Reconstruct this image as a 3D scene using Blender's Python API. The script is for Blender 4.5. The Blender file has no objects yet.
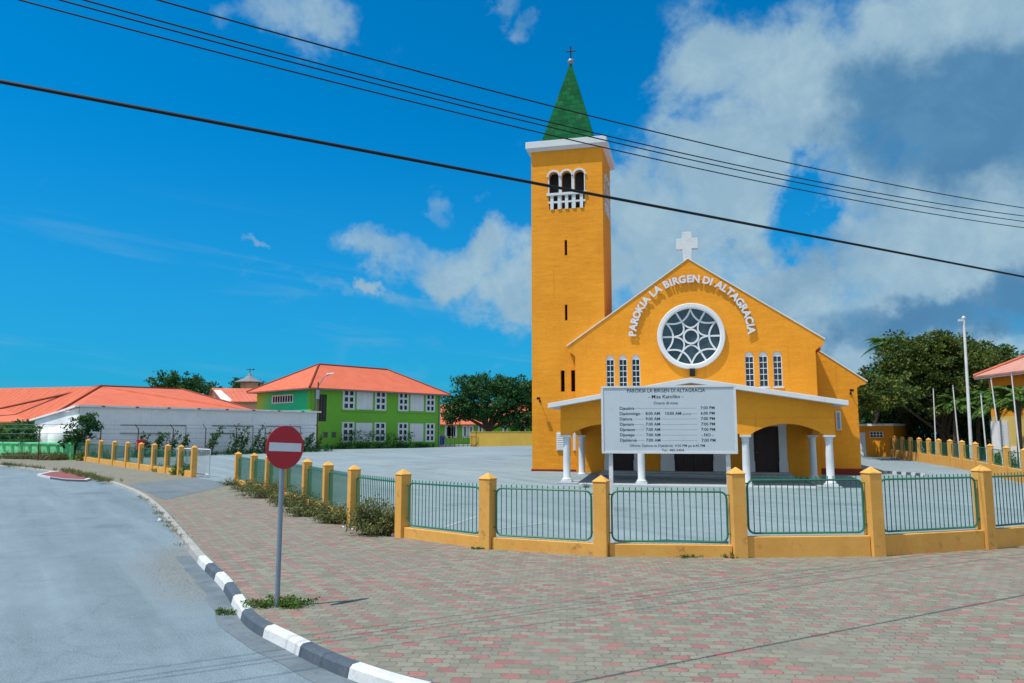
import bpy, bmesh, math, random
import numpy as np
from mathutils import Vector, Matrix
from mathutils.geometry import tessellate_polygon

random.seed(7)
RNG = np.random.default_rng(11)
R = math.radians
sc = bpy.context.scene
col = sc.collection

# ------------------------------------------------------------------ camera
CAM_H = 2.4
PITCH = math.atan(93.5 / 760.0)
cam_d = bpy.data.cameras.new("camera")
cam_d.sensor_width = 36.0
cam_d.lens = 760.0 / 1024.0 * 36.0
cam_d.clip_start = 0.1
cam_d.clip_end = 6000
cam = bpy.data.objects.new("camera", cam_d)
cam.location = (0, 0, CAM_H)
cam.rotation_euler = (R(90) + PITCH, 0, 0)
col.objects.link(cam)
sc.camera = cam

# ------------------------------------------------------------------ sun + view
SUN = Vector((-.373, -.161, .913)).normalized()
SUN_EL = math.asin(SUN.z)
SUN_AZ = math.atan2(SUN.x, SUN.y)
sun_d = bpy.data.lights.new("sun", 'SUN')
sun_d.energy = 4.3
sun_d.angle = R(0.5)
sun_d.color = (1.0, 0.95, 0.86)
sun_o = bpy.data.objects.new("sun", sun_d)
sun_o.rotation_euler = SUN.to_track_quat('Z', 'Y').to_euler()
sun_o.location = (-20, -10, 60)
col.objects.link(sun_o)
sc.view_settings.view_transform = 'Standard'
sc.view_settings.look = 'None'
sc.view_settings.gamma = 1.0
sc.view_settings.exposure = 0.20


# ------------------------------------------------------------------ node helper
class NT:
    def __init__(s, tree):
        s.t = tree; s.n = tree.nodes; s.l = tree.links

    def node(s, typ, **kw):
        n = s.n.new(typ)
        for k, v in kw.items():
            setattr(n, k, v)
        return n

    def put(s, sock, v):
        if isinstance(v, bpy.types.NodeSocket):
            s.l.new(v, sock)
        elif v is not None:
            if hasattr(sock, 'default_value') and isinstance(v, (tuple, list)) and len(v) == 3 and len(sock.default_value) == 4:
                v = (*v, 1)
            sock.default_value = v

    def math(s, op, a, b=None, c=None, clamp=False):
        n = s.node('ShaderNodeMath', operation=op, use_clamp=clamp)
        s.put(n.inputs[0], a)
        if b is not None: s.put(n.inputs[1], b)
        if c is not None: s.put(n.inputs[2], c)
        return n.outputs[0]

    def mix(s, f, a, b, blend='MIX'):
        n = s.node('ShaderNodeMix', data_type='RGBA', blend_type=blend)
        s.put(n.inputs[0], f); s.put(n.inputs[6], a); s.put(n.inputs[7], b)
        return n.outputs[2]

    def noise(s, vec, scale, detail=4, rough=0.55, dist=0.0):
        n = s.node('ShaderNodeTexNoise')
        s.put(n.inputs['Vector'], vec)
        n.inputs['Scale'].default_value = scale
        n.inputs['Detail'].default_value = detail
        n.inputs['Roughness'].default_value = rough
        n.inputs['Distortion'].default_value = dist
        return n.outputs[0]

    def ramp(s, f, lo, hi, a=0.0, b=1.0):
        n = s.node('ShaderNodeMapRange', interpolation_type='SMOOTHSTEP')
        s.put(n.inputs[0], f)
        n.inputs[1].default_value = lo; n.inputs[2].default_value = hi
        n.inputs[3].default_value = a; n.inputs[4].default_value = b
        return n.outputs[0]

    def sep(s, v):
        n = s.node('ShaderNodeSeparateXYZ'); s.put(n.inputs[0], v)
        return n.outputs

    def comb(s, x, y, z):
        n = s.node('ShaderNodeCombineXYZ')
        s.put(n.inputs[0], x); s.put(n.inputs[1], y); s.put(n.inputs[2], z)
        return n.outputs[0]


# ------------------------------------------------------------------ world: sky and clouds
def azel(px, py):
    """direction (azimuth, elevation) of a cloud in the sky"""
    x = (px - 512) / 760.0; y = (341.5 - py) / 760.0
    c, s = math.cos(PITCH), math.sin(PITCH)
    d = Vector((x, c - y * s, s + y * c)).normalized()
    return math.atan2(d.x, d.y), math.asin(d.z)


world = bpy.data.worlds.new("World")
sc.world = world
world.use_nodes = True
world.node_tree.nodes.clear()
W = NT(world.node_tree)
sky = W.node('ShaderNodeTexSky', sky_type='NISHITA', sun_disc=False)
sky.sun_elevation = SUN_EL
sky.sun_rotation = SUN_AZ % (2 * math.pi)
sky.altitude = 0
sky.air_density = 1.0
sky.dust_density = 0.6
sky.ozone_density = 1.6
tc = W.node('ShaderNodeTexCoord')
DIR = tc.outputs['Generated']
dx, dy, dz = W.sep(DIR)
AZ = W.math('ARCTAN2', dx, dy)
EL = W.math('ARCSINE', dz)
warp1 = W.noise(DIR, 5.0, 6, 0.62)
warp2 = W.noise(W.comb(dy, dz, dx), 5.0, 6, 0.62)
wa = W.math('MULTIPLY', W.math('SUBTRACT', warp1, 0.5), 0.30)
we = W.math('MULTIPLY', W.math('SUBTRACT', warp2, 0.5), 0.24)
AZw = W.math('ADD', AZ, wa)
ELw = W.math('ADD', EL, we)
# (px, py, radius_px_x, radius_px_y, weight)
CL = [(960, 60, 270, 175, 1.35), (1000, 200, 260, 160, 1.3), (810, 110, 160, 130, 1.25), (740, 70, 85, 100, 1.0),
      (715, 185, 105, 100, 1.25), (665, 240, 85, 80, 1.0), (730, 290, 150, 70, 1.1), (900, 310, 160, 90, 1.0),
      (1010, 330, 140, 70, .8), (900, 230, 150, 60, 1.0), (980, 265, 120, 60, 1.0), (700, 215, 60, 50, 1.0), (850, 180, 80, 60, .9),
      (400, 245, 66, 34, .84), (455, 262, 84, 38, .9), (530, 282, 80, 42, .95), (600, 300, 70, 60, .8),
      (292, 22, 58, 50, .58), (516, 15, 30, 44, .60), (541, 50, 30, 34, .56), (255, 258, 20, 8, .5), (372, 292, 20, 12, .6),
      (455, 195, 26, 30, .52), (170, 275, 190, 12, .24), (60, 245, 120, 10, .20), (290, 296, 170, 10, .23)]
mask = None
for (px, py, rx, ry, w) in CL:
    a0, e0 = azel(px, py)
    a1, _ = azel(px + rx, py); _, e1 = azel(px, py - ry)
    ra = abs(a1 - a0); re = abs(e1 - e0)
    q = W.math('ADD', W.math('POWER', W.math('DIVIDE', W.math('SUBTRACT', AZw, a0), ra), 2.0),
               W.math('POWER', W.math('DIVIDE', W.math('SUBTRACT', ELw, e0), re), 2.0))
    m = W.ramp(W.math('SQRT', q), 0.25, 1.25, w, 0.0)
    mask = m if mask is None else W.math('MAXIMUM', mask, m)
# the blue hole in the bank
a0, e0 = azel(795, 210)
q = W.math('ADD', W.math('POWER', W.math('DIVIDE', W.math('SUBTRACT', AZw, a0), .042), 2.0),
           W.math('POWER', W.math('DIVIDE', W.math('SUBTRACT', ELw, e0), .034), 2.0))
hole = W.ramp(W.math('SQRT', q), 0.1, 1.7, 0.62, 0.0)
mask = W.math('SUBTRACT', mask, hole)
det = W.noise(DIR, 6.5, 12, 0.60, 0.5)
raw = W.math('ADD', mask, W.math('MULTIPLY', W.math('SUBTRACT', det, 0.5), 1.9))
dens = W.ramp(raw, 0.20, 0.98)
# unseen bright clouds added behind the camera, fill light for camera-facing walls
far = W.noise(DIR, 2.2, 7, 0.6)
fill_clouds = W.math('MULTIPLY', W.ramp(far, 0.36, 0.56), W.ramp(dy, 0.10, -0.25))
# grey undersides of the bank: a large one high on the right and a band low on the right
shade = None
for (px, py, rx, ry, w) in ((960, 125, 230, 110, 1.2), (940, 300, 170, 38, 1.0), (800, 255, 110, 40, .55), (690, 190, 60, 60, .35)):
    a0, e0 = azel(px, py); a1, _ = azel(px + rx, py); _, e1 = azel(px, py - ry)
    q = W.math('ADD', W.math('POWER', W.math('DIVIDE', W.math('SUBTRACT', AZw, a0), abs(a1 - a0)), 2.0),
               W.math('POWER', W.math('DIVIDE', W.math('SUBTRACT', ELw, e0), abs(e1 - e0)), 2.0))
    m = W.ramp(W.math('SQRT', q), 0.2, 1.35, w, 0.0)
    shade = m if shade is None else W.math('MAXIMUM', shade, m)
gn = W.noise(DIR, 5.0, 9, 0.56, 0.4)
grey = W.ramp(W.math('ADD', shade, W.math('MULTIPLY', W.math('SUBTRACT', gn, 0.5), 1.7)), 0.15, 0.95)
ccol = W.mix(grey, (3.0, 4.75, 6.1), (0.85, 2.40, 4.3))
fine = W.noise(W.comb(dy, dz, dx), 16.0, 10, 0.66, 0.3)
ccol = W.mix(W.ramp(fine, .42, .70, 0.0, 0.55), ccol, W.mix(1.0, ccol, (1.45, 1.28, 1.16), 'MULTIPLY'))
skyc = W.mix(1.0, sky.outputs[0], (0.0, 0.95, 1.52), 'MULTIPLY')
hz = W.ramp(EL, 0.0, 0.42, 1.0, 0.0)
skyc = W.mix(W.math('MULTIPLY', hz, 0.5), skyc, (0.50, 2.75, 5.2))
# thin high streaks low over the left half
cir = W.noise(W.comb(W.math('MULTIPLY', AZ, 2.6), W.math('ADD', W.math('MULTIPLY', EL, 30.0), W.math('MULTIPLY', AZ, 3.0)), 3.3), 1.0, 7, .6, .5)
cm = W.math('MULTIPLY', W.ramp(cir, .50, .74, 0, .30), W.math('MULTIPLY', W.ramp(EL, .02, .10), W.ramp(EL, .30, .20)))
skyc = W.mix(cm, skyc, (2.2, 4.6, 6.4))
fincol = W.mix(dens, skyc, ccol)
fincol = W.mix(fill_clouds, fincol, (7.4, 8.4, 9.2))  # added white cloud fill, brighter than the visible bank
bg = W.node('ShaderNodeBackground')
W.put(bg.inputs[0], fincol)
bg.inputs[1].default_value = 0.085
wo = W.node('ShaderNodeOutputWorld')
W.l.new(bg.outputs[0], wo.inputs[0])


# ------------------------------------------------------------------ ground height and measuring helpers
def zg(Y, X=0.0):
    w = .2 + .8 * min(1.0, max(0.0, (X + 12) / 14.0))
    return w * .04 * min(9.5, max(0.0, Y - 37)) + .0165 * min(42.0, max(0.0, Y - 46.5))


_c, _s = math.cos(PITCH), math.sin(PITCH)


def ray(px, py):
    x = (px - 512) / 760.0; y = (341.5 - py) / 760.0
    return Vector((x, _c - y * _s, _s + y * _c))


def at(px, py, Y):
    d = ray(px, py)
    return Vector((0, 0, CAM_H)) + d * (Y / d.y)


def ground(px, py, dz=0.0):
    d = ray(px, py); z = 0.0; p = None
    for i in range(120):
        t = (z - CAM_H) / d.z
        p = Vector((0, 0, CAM_H)) + d * t
        z = .7 * z + .3 * (zg(p.y, p.x) + dz)
    return Vector((p.x, p.y, zg(p.y, p.x) + dz))


# ------------------------------------------------------------------ materials
def base_mat(name, rough=0.7, spec=0.3, metal=0.0):
    m = bpy.data.materials.new(name); m.use_nodes = True
    m.node_tree.nodes.clear()
    T = NT(m.node_tree)
    b = T.node('ShaderNodeBsdfPrincipled')
    b.inputs['Roughness'].default_value = rough
    b.inputs['Specular IOR Level'].default_value = spec
    b.inputs['Metallic'].default_value = metal
    o = T.node('ShaderNodeOutputMaterial')
    T.l.new(b.outputs[0], o.inputs[0])
    T.b = b
    T.P = T.node('ShaderNodeNewGeometry').outputs['Position']
    T.O = T.node('ShaderNodeTexCoord').outputs['Object']
    return m, T


def bump(T, h, strength=0.3, dist=0.01):
    n = T.node('ShaderNodeBump')
    n.inputs['Strength'].default_value = strength
    n.inputs['Distance'].default_value = dist
    T.put(n.inputs['Height'], h)
    T.l.new(n.outputs[0], T.b.inputs['Normal'])


def painted(name, c, c2=None, rough=0.75, var=0.5, scale=0.8, stain=None, stain_amt=0.0, spec=0.25, streak=False, bmp=0.25, metal=0.0):
    """paint or plaster with blotches, fine grain and optional stains / drip streaks"""
    m, T = base_mat(name, rough, spec, metal)
    if c2 is None:
        c2 = tuple(x * 0.82 for x in c)
    n1 = T.noise(T.P, scale, 6, 0.65)
    n2 = T.noise(T.P, scale * 14, 4, 0.6)
    f = T.math('MULTIPLY', T.ramp(T.math('ADD', T.math('MULTIPLY', n1, .7), T.math('MULTIPLY', n2, .3)), .35, .65), var)
    cc = T.mix(f, c, c2)
    if stain:
        if streak:
            x, y, z = T.sep(T.P)
            v = T.comb(T.math('MULTIPLY', x, 3.0), T.math('MULTIPLY', y, 3.0), T.math('MULTIPLY', z, .35))
            n3 = T.noise(v, 1.4, 6, 0.65)
        else:
            n3 = T.noise(T.P, scale * 2.6, 8, 0.7)
        cc = T.mix(T.math('MULTIPLY', T.ramp(n3, .55, .74), stain_amt), cc, stain)
    T.put(T.b.inputs['Base Color'], cc)
    if bmp:
        bump(T, T.noise(T.P, 35, 5, .6), bmp, .01)
    return m


def stucco(name, c, c2, stain):
    m, T = base_mat(name, .88, .2)
    x, y, z = T.sep(T.P)
    n1 = T.noise(T.P, .45, 7, .68); n2 = T.noise(T.P, 7, 5, .65)
    cc = T.mix(T.math('MULTIPLY', T.ramp(T.math('ADD', T.math('MULTIPLY', n1, .7), T.math('MULTIPLY', n2, .3)), .38, .62), .85), c, c2)
    # rain streaks below ledges and roof edges
    v = T.comb(T.math('MULTIPLY', x, 4.0), T.math('MULTIPLY', y, 4.0), T.math('MULTIPLY', z, .22))
    n3 = T.noise(v, 1.0, 7, .66)
    cc = T.mix(T.math('MULTIPLY', T.ramp(n3, .57, .74), .5), cc, stain)
    # faded, chalky spots
    n4 = T.noise(T.P, 1.7, 8, .72, .5)
    cc = T.mix(T.math('MULTIPLY', T.ramp(n4, .58, .72), .25), cc, (.80, .42, .09))
    T.put(T.b.inputs['Base Color'], cc)
    hv = T.noise(T.comb(T.math('MULTIPLY', x, .8), T.math('MULTIPLY', y, .8), T.math('MULTIPLY', z, 3.2)), 1.0, 6, .6)
    n5 = T.noise(T.P, 18, 5, .65)
    bump(T, T.math('ADD', hv, T.math('MULTIPLY', n5, .22)), .42, .055)
    return m


M = {}
M['orange'] = stucco('orange plaster', (.79, .315, .025), (.68, .255, .018), (.48, .19, .024))
M['post'] = painted('ochre paint', (.70, .375, .095), (.60, .30, .065), .85, .8, 1.6, (.24, .135, .065), .7)
M['white'] = painted('white paint', (.66, .68, .70), (.56, .59, .62), .6, .6, 1.0, (.45, .42, .36), .25, streak=True)
M['bright_white'] = painted('clean white paint', (.63, .66, .69), (.54, .58, .62), .55, .6, 1.5, (.42, .42, .4), .25)
M['wall_white'] = painted('whitewash', (.80, .81, .82), (.66, .69, .71), .85, .8, .25, (.40, .41, .40), .4, streak=True)
M['cap'] = painted('weathered concrete cap', (.82, .83, .83), (.66, .67, .67), .85, .9, .9, (.26, .25, .22), .5)
M['green_wall'] = painted('lime green paint', (.16, .42, .045), (.13, .36, .035), .8, .6, .3, (.06, .2, .03), .3, streak=True)
M['mint'] = painted('mint green paint', (.16, .62, .27), (.12, .52, .22), .75, .6, .6, (.10, .3, .15), .4, streak=True)
M['red_plinth'] = painted('dark red paint', (.22, .035, .02), (.15, .025, .015), .8, .6, 1.0)
M['door'] = painted('dark stained door', (.030, .008, .007), (.018, .006, .006), .45, .7, 2.5, spec=.4)
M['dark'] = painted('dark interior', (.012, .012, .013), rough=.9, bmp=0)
M['green_metal'] = painted('green enamel', (.006, .16, .085), (.005, .11, .065), .4, .5, 3.0, (.10, .05, .02), .35, spec=.5, bmp=0)
M['galv'] = painted('galvanised steel', (.23, .29, .36), (.17, .22, .28), .45, .7, 5.0, spec=.5, metal=.35, bmp=0)
M['pole_white'] = painted('white pole paint', (.72, .74, .76), (.5, .52, .54), .5, .7, 2.0, (.25, .2, .15), .4, bmp=0)
M['cable'] = painted('black cable sheath', (.012, .012, .014), rough=.6, bmp=0)
M['sign_red'] = painted('red sign face', (.42, .014, .026), (.34, .012, .022), .45, .5, 2.5, (.38, .07, .06), .15, spec=.4, bmp=0)
M['sign_white'] = painted('white sign bar', (.62, .66, .70), (.52, .56, .6), .45, .6, 4.0, spec=.4, bmp=0)
M['board'] = painted('white board face', (.50, .58, .64), (.45, .53, .6), .45, .7, 1.2, (.36, .42, .48), .35, spec=.4, bmp=0)
M['board_frame'] = painted('white board frame', (.66, .69, .71), (.58, .61, .63), .5, .6, 4.0, (.35, .17, .07), .55, bmp=0)
M['ink'] = painted('dark blue lettering', (.015, .028, .055), (.025, .04, .075), .5, .5, 9, bmp=0)
M['ink_red'] = painted('purple lettering', (.20, .10, .28), rough=.5, bmp=0)
M['mail_red'] = painted('red postbox paint', (.42, .012, .035), (.33, .012, .03), .45, .5, 3, spec=.5, bmp=0)
M['bin_blue'] = painted('blue plastic', (.02, .10, .55), rough=.45, bmp=0)
M['beige'] = painted('beige render', (.52, .36, .22), (.44, .30, .18), .85, .6, .7)
M['yellow_wall'] = painted('yellow garden wall paint', (.60, .40, .075), (.5, .32, .06), .85, .7, .4, (.35, .2, .04), .5, streak=True)
M['pale_yellow'] = painted('pale yellow render', (.62, .47, .16), (.55, .41, .13), .85, .6, .6)
M['bark'] = painted('grey brown bark', (.10, .075, .055), (.055, .04, .03), .95, .8, 4.0, bmp=.8)
M['litter'] = painted('white paper litter', (.8, .8, .8), rough=.8, bmp=0)
M['rust'] = painted('rusty iron', (.16, .07, .035), (.09, .05, .03), .8, .8, 6.0, bmp=0)
M['kerb_white'] = painted('white kerb paint', (.60, .62, .63), (.46, .48, .50), .85, .8, 2.2, (.20, .19, .17), .75)
M['kerb_black'] = painted('black kerb paint', (.060, .085, .115), (.09, .11, .135), .8, .8, 3.0, (.22, .21, .2), .45)
M['kerb_bare'] = painted('bare concrete kerb', (.36, .36, .35), (.26, .26, .25), .9, .8, 2.0, (.14, .12, .1), .5)
M['gutter'] = painted('gutter concrete', (.155, .19, .215), (.10, .13, .15), .9, 1.0, 2.0, (.055, .065, .075), .55)
M['step'] = painted('grey tiled steps', (.36, .40, .42), (.28, .32, .34), .55, .8, 2.0, (.15, .16, .17), .5)
M['island_red'] = painted('red paving paint', (.25, .085, .08), (.19, .07, .068), .9, .8, 1.5, (.17, .13, .11), .6)
M['cross_grey'] = painted('greyed white cross', (.62, .65, .67), (.52, .55, .58), .8, .7, 2.0, (.28, .28, .27), .5)
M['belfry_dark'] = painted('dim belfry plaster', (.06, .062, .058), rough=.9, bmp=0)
M['rust_grey'] = painted('dark grey louvre', (.10, .10, .09), (.07, .07, .065), .8, .6, 3.0, bmp=0)
M['vane_grey'] = painted('grey roof sheet', (.20, .215, .23), rough=.6, bmp=0)
M['line_paint'] = painted('worn road paint', (.42, .45, .46), (.27, .30, .32), .85, 1.0, 2.2, (.21, .25, .27), .9)


def glass_mat(name, c, rough=.08):
    m, T = base_mat(name, rough, .7)
    n = T.noise(T.P, 1.6, 4, .6)
    T.put(T.b.inputs['Base Color'], T.mix(T.ramp(n, .3, .7), c, tuple(x * .45 for x in c)))
    return m


M['pane'] = glass_mat('dark window glass', (.030, .036, .045))
M['rose_pane'] = glass_mat('blue grey leaded glass', (.050, .085, .10), .18)


def mural_mat():
    m, T = base_mat('lime to teal mural paint', .8, .25)
    x, y, z = T.sep(T.O)
    n = T.noise(T.P, .5, 4, .6)
    f = T.ramp(T.math('ADD', x, T.math('MULTIPLY', T.math('SUBTRACT', n, .5), 1.6)), -12.2, -8.2)
    f2 = T.ramp(x, -1.3, -.5)
    cc = T.mix(f, (.26, .56, .05), (.025, .62, .27))
    cc = T.mix(f2, cc, (.18, .55, .05))
    T.put(T.b.inputs['Base Color'], T.mix(T.math('MULTIPLY', n, .5), cc, T.mix(1.0, cc, (.75, .75, .75), 'MULTIPLY')))
    bump(T, T.noise(T.P, 30, 4, .6), .2)
    return m


M['mural'] = mural_mat()


def tile_mat(name, c, c2, tile=.33, course=.38):
    """roof tiles: waves across the slope, courses along it; from object coordinates of the roof"""
    m, T = base_mat(name, .75, .25)
    x, y, z = T.sep(T.O)
    n1 = T.noise(T.P, .6, 6, .65); n2 = T.noise(T.P, 5, 3, .6)
    cc = T.mix(T.ramp(T.math('ADD', T.math('MULTIPLY', n1, .6), T.math('MULTIPLY', n2, .4)), .35, .65), c, c2)
    cc = T.mix(T.math('MULTIPLY', T.ramp(T.math('SINE', T.math('MULTIPLY', T.math('ADD', x, T.math('MULTIPLY', y, .37)), 2 * math.pi / (tile * 2))), .3, 1.0), .28), cc, tuple(v * .55 for v in c2))
    crs = T.math('FRACT', T.math('DIVIDE', z, course * .45))
    edge = T.ramp(crs, .0, .16, 1.0, 0.0)
    cc = T.mix(T.math('MULTIPLY', edge, .45), cc, tuple(v * .45 for v in c2))
    T.put(T.b.inputs['Base Color'], cc)
    wv = T.math('SINE', T.math('MULTIPLY', T.math('ADD', x, T.math('MULTIPLY', y, .37)), 2 * math.pi / tile))
    bump(T, T.math('ADD', T.math('MULTIPLY', wv, .5), crs), .5, .04)
    return m


M['tile'] = tile_mat('orange roof tiles', (.66, .165, .085), (.56, .125, .062))
M['tile_red'] = tile_mat('weathered red roof tiles', (.60, .17, .10), (.50, .12, .07))
M['tile_pink'] = tile_mat('faded pink roof tiles', (.56, .285, .22), (.48, .23, .18))
M['ridge'] = painted('dark ridge tiles', (.24, .05, .03), (.17, .035, .025), .8, .8, 2.0)


def shingle_mat():
    m, T = base_mat('green roof shingles', .85, .08)
    x, y, z = T.sep(T.O)
    row = T.math('FLOOR', T.math('DIVIDE', z, .36))
    rf = T.math('FRACT', T.math('DIVIDE', z, .36))
    h = T.math('ADD', T.math('ADD', x, y), T.math('MULTIPLY', row, .23))
    cf = T.math('FRACT', T.math('DIVIDE', h, .5))
    cell = T.math('FLOOR', T.math('DIVIDE', h, .5))
    wn = T.node('ShaderNodeTexWhiteNoise', noise_dimensions='2D')
    T.put(wn.inputs['Vector'], T.comb(cell, row, 0.0))
    cc = T.mix(wn.outputs[0], (.006, .120, .040), (.003, .068, .024))
    # pale worn patch low on the front
    n = T.noise(T.P, 1.1, 4, .6)
    pm = T.math('MULTIPLY', T.ramp(T.math('ADD', T.math('MULTIPLY', n, 1.6), T.math('MULTIPLY', T.math('SUBTRACT', x, z), .0)), .95, 1.1), .5)
    cc = T.mix(pm, cc, (.06, .15, .10))
    ln = T.math('MAXIMUM', T.ramp(rf, 0, .14, 1, 0), T.ramp(cf, 0, .08, .8, 0))
    cc = T.mix(T.math('MULTIPLY', ln, .9), cc, (.002, .022, .006))
    T.put(T.b.inputs['Base Color'], cc)
    bump(T, rf, .4, .03)
    return m


M['shingle'] = shingle_mat()


def asphalt(name, c1, c2, dirt=None, crack=True, sand=None):
    m, T = base_mat(name, .9, .2)
    n1 = T.noise(T.P, .12, 6, .65); n2 = T.noise(T.P, 1.7, 6, .7); n3 = T.noise(T.P, 70, 3, .6)
    f = T.math('ADD', T.math('ADD', T.math('MULTIPLY', n1, .55), T.math('MULTIPLY', n2, .3)), T.math('MULTIPLY', n3, .25))
    cc = T.mix(T.ramp(f, .38, .72), c1, c2)
    # streaks worn along the way the wheels run
    x0_, y0_, z0_ = T.sep(T.P)
    al_ = T.math('ADD', T.math('MULTIPLY', x0_, -.55), T.math('MULTIPLY', y0_, .83))
    ac_ = T.math('ADD', T.math('MULTIPLY', x0_, .83), T.math('MULTIPLY', y0_, .55))
    n4 = T.noise(T.comb(T.math('MULTIPLY', al_, .07), T.math('MULTIPLY', ac_, .9), 0.0), 1.0, 5, .6, .3)
    cc = T.mix(T.math('MULTIPLY', T.ramp(n4, .50, .66), .32), cc, tuple(v * 1.22 for v in c1))
    cc = T.mix(T.math('MULTIPLY', T.ramp(n4, .48, .34), .35), cc, tuple(v * .72 for v in c2))
    # coarse stone in the surface
    g1 = T.noise(T.P, 55, 2, .5); g2 = T.noise(T.P, 150, 2, .5)
    cc = T.mix(T.math('MULTIPLY', T.ramp(g1, .52, .66), .30), cc, tuple(v * 1.55 for v in c1))
    cc = T.mix(T.math('MULTIPLY', T.ramp(g1, .46, .34), .38), cc, tuple(v * .45 for v in c2))
    cc = T.mix(T.math('MULTIPLY', T.ramp(g2, .45, .30), .35), cc, tuple(v * .45 for v in c2))
    # repaired patches and soaked-in stains
    v3 = T.node('ShaderNodeTexVoronoi'); v3.inputs['Scale'].default_value = .23
    T.put(v3.inputs['Vector'], T.P)
    st_ = T.math('ADD', v3.outputs['Distance'], T.math('MULTIPLY', T.math('SUBTRACT', n2, .5), .5))
    cc = T.mix(T.math('MULTIPLY', T.ramp(st_, .22, .10), .38), cc, tuple(v * .55 for v in c2))
    # dark spots: oil and gum
    vo = T.node('ShaderNodeTexVoronoi'); vo.inputs['Scale'].default_value = 1.1
    T.put(vo.inputs['Vector'], T.P)
    sp = T.math('MULTIPLY', T.ramp(vo.outputs['Distance'], .03, .09, 1, 0), T.ramp(n2, .5, .6))
    cc = T.mix(T.math('MULTIPLY', sp, .55), cc, tuple(v * .35 for v in c2))
    if crack:
        v2 = T.node('ShaderNodeTexVoronoi', feature='DISTANCE_TO_EDGE'); v2.inputs['Scale'].default_value = .16
        wp = T.node('ShaderNodeVectorMath', operation='ADD')
        nn = T.node('ShaderNodeTexNoise'); nn.inputs['Scale'].default_value = .9; T.put(nn.inputs['Vector'], T.P)
        sc_ = T.node('ShaderNodeVectorMath', operation='SCALE'); sc_.inputs[3].default_value = 2.2
        T.l.new(nn.outputs[1], sc_.inputs[0])
        T.l.new(T.P, wp.inputs[0]); T.l.new(sc_.outputs[0], wp.inputs[1])
        T.put(v2.inputs['Vector'], wp.outputs[0])
        cr = T.ramp(v2.outputs['Distance'], .002, .010, 1, 0)
        cc = T.mix(T.math('MULTIPLY', cr, .12), cc, tuple(v * .4 for v in c2))
    if sand:
        (sx, sy, rx, ry, rot) = sand
        x, y, z = T.sep(T.P)
        ux = T.math('SUBTRACT', x, sx); uy = T.math('SUBTRACT', y, sy)
        ca, sa = math.cos(rot), math.sin(rot)
        a = T.math('DIVIDE', T.math('ADD', T.math('MULTIPLY', ux, ca), T.math('MULTIPLY', uy, sa)), rx)
        b_ = T.math('DIVIDE', T.math('SUBTRACT', T.math('MULTIPLY', uy, ca), T.math('MULTIPLY', ux, sa)), ry)
        r = T.math('SQRT', T.math('ADD', T.math('MULTIPLY', a, a), T.math('MULTIPLY', b_, b_)))
        r = T.math('ADD', r, T.math('MULTIPLY', T.math('SUBTRACT', n2, .5), 1.1))
        sm = T.ramp(r, .6, 1.15, 1, 0)
        grit = T.noise(T.P, 22, 6, .8)
        scol = T.mix(T.ramp(grit, .40, .60), (.26, .25, .215), (.085, .088, .085))
        cc = T.mix(T.math('MULTIPLY', sm, .62), cc, scol)
    T.put(T.b.inputs['Base Color'], cc)
    bump(T, T.math('ADD', n3, T.math('MULTIPLY', T.noise(T.P, 22, 4, .7), .8)), .5, .012)
    return m


M['road'] = asphalt('worn grey road', (.205, .268, .305), (.130, .180, .212), sand=(-5.6, 15.0, 1.5, 4.2, R(30)))
M['lot'] = asphalt('pale parking asphalt', (.245, .305, .328), (.170, .222, .245))
M['drive'] = asphalt('grey driveway asphalt', (.16, .19, .21), (.12, .15, .17), crack=False)
M['soil'] = painted('dry soil', (.20, .16, .11), (.13, .11, .075), .95, .8, .6)


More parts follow.
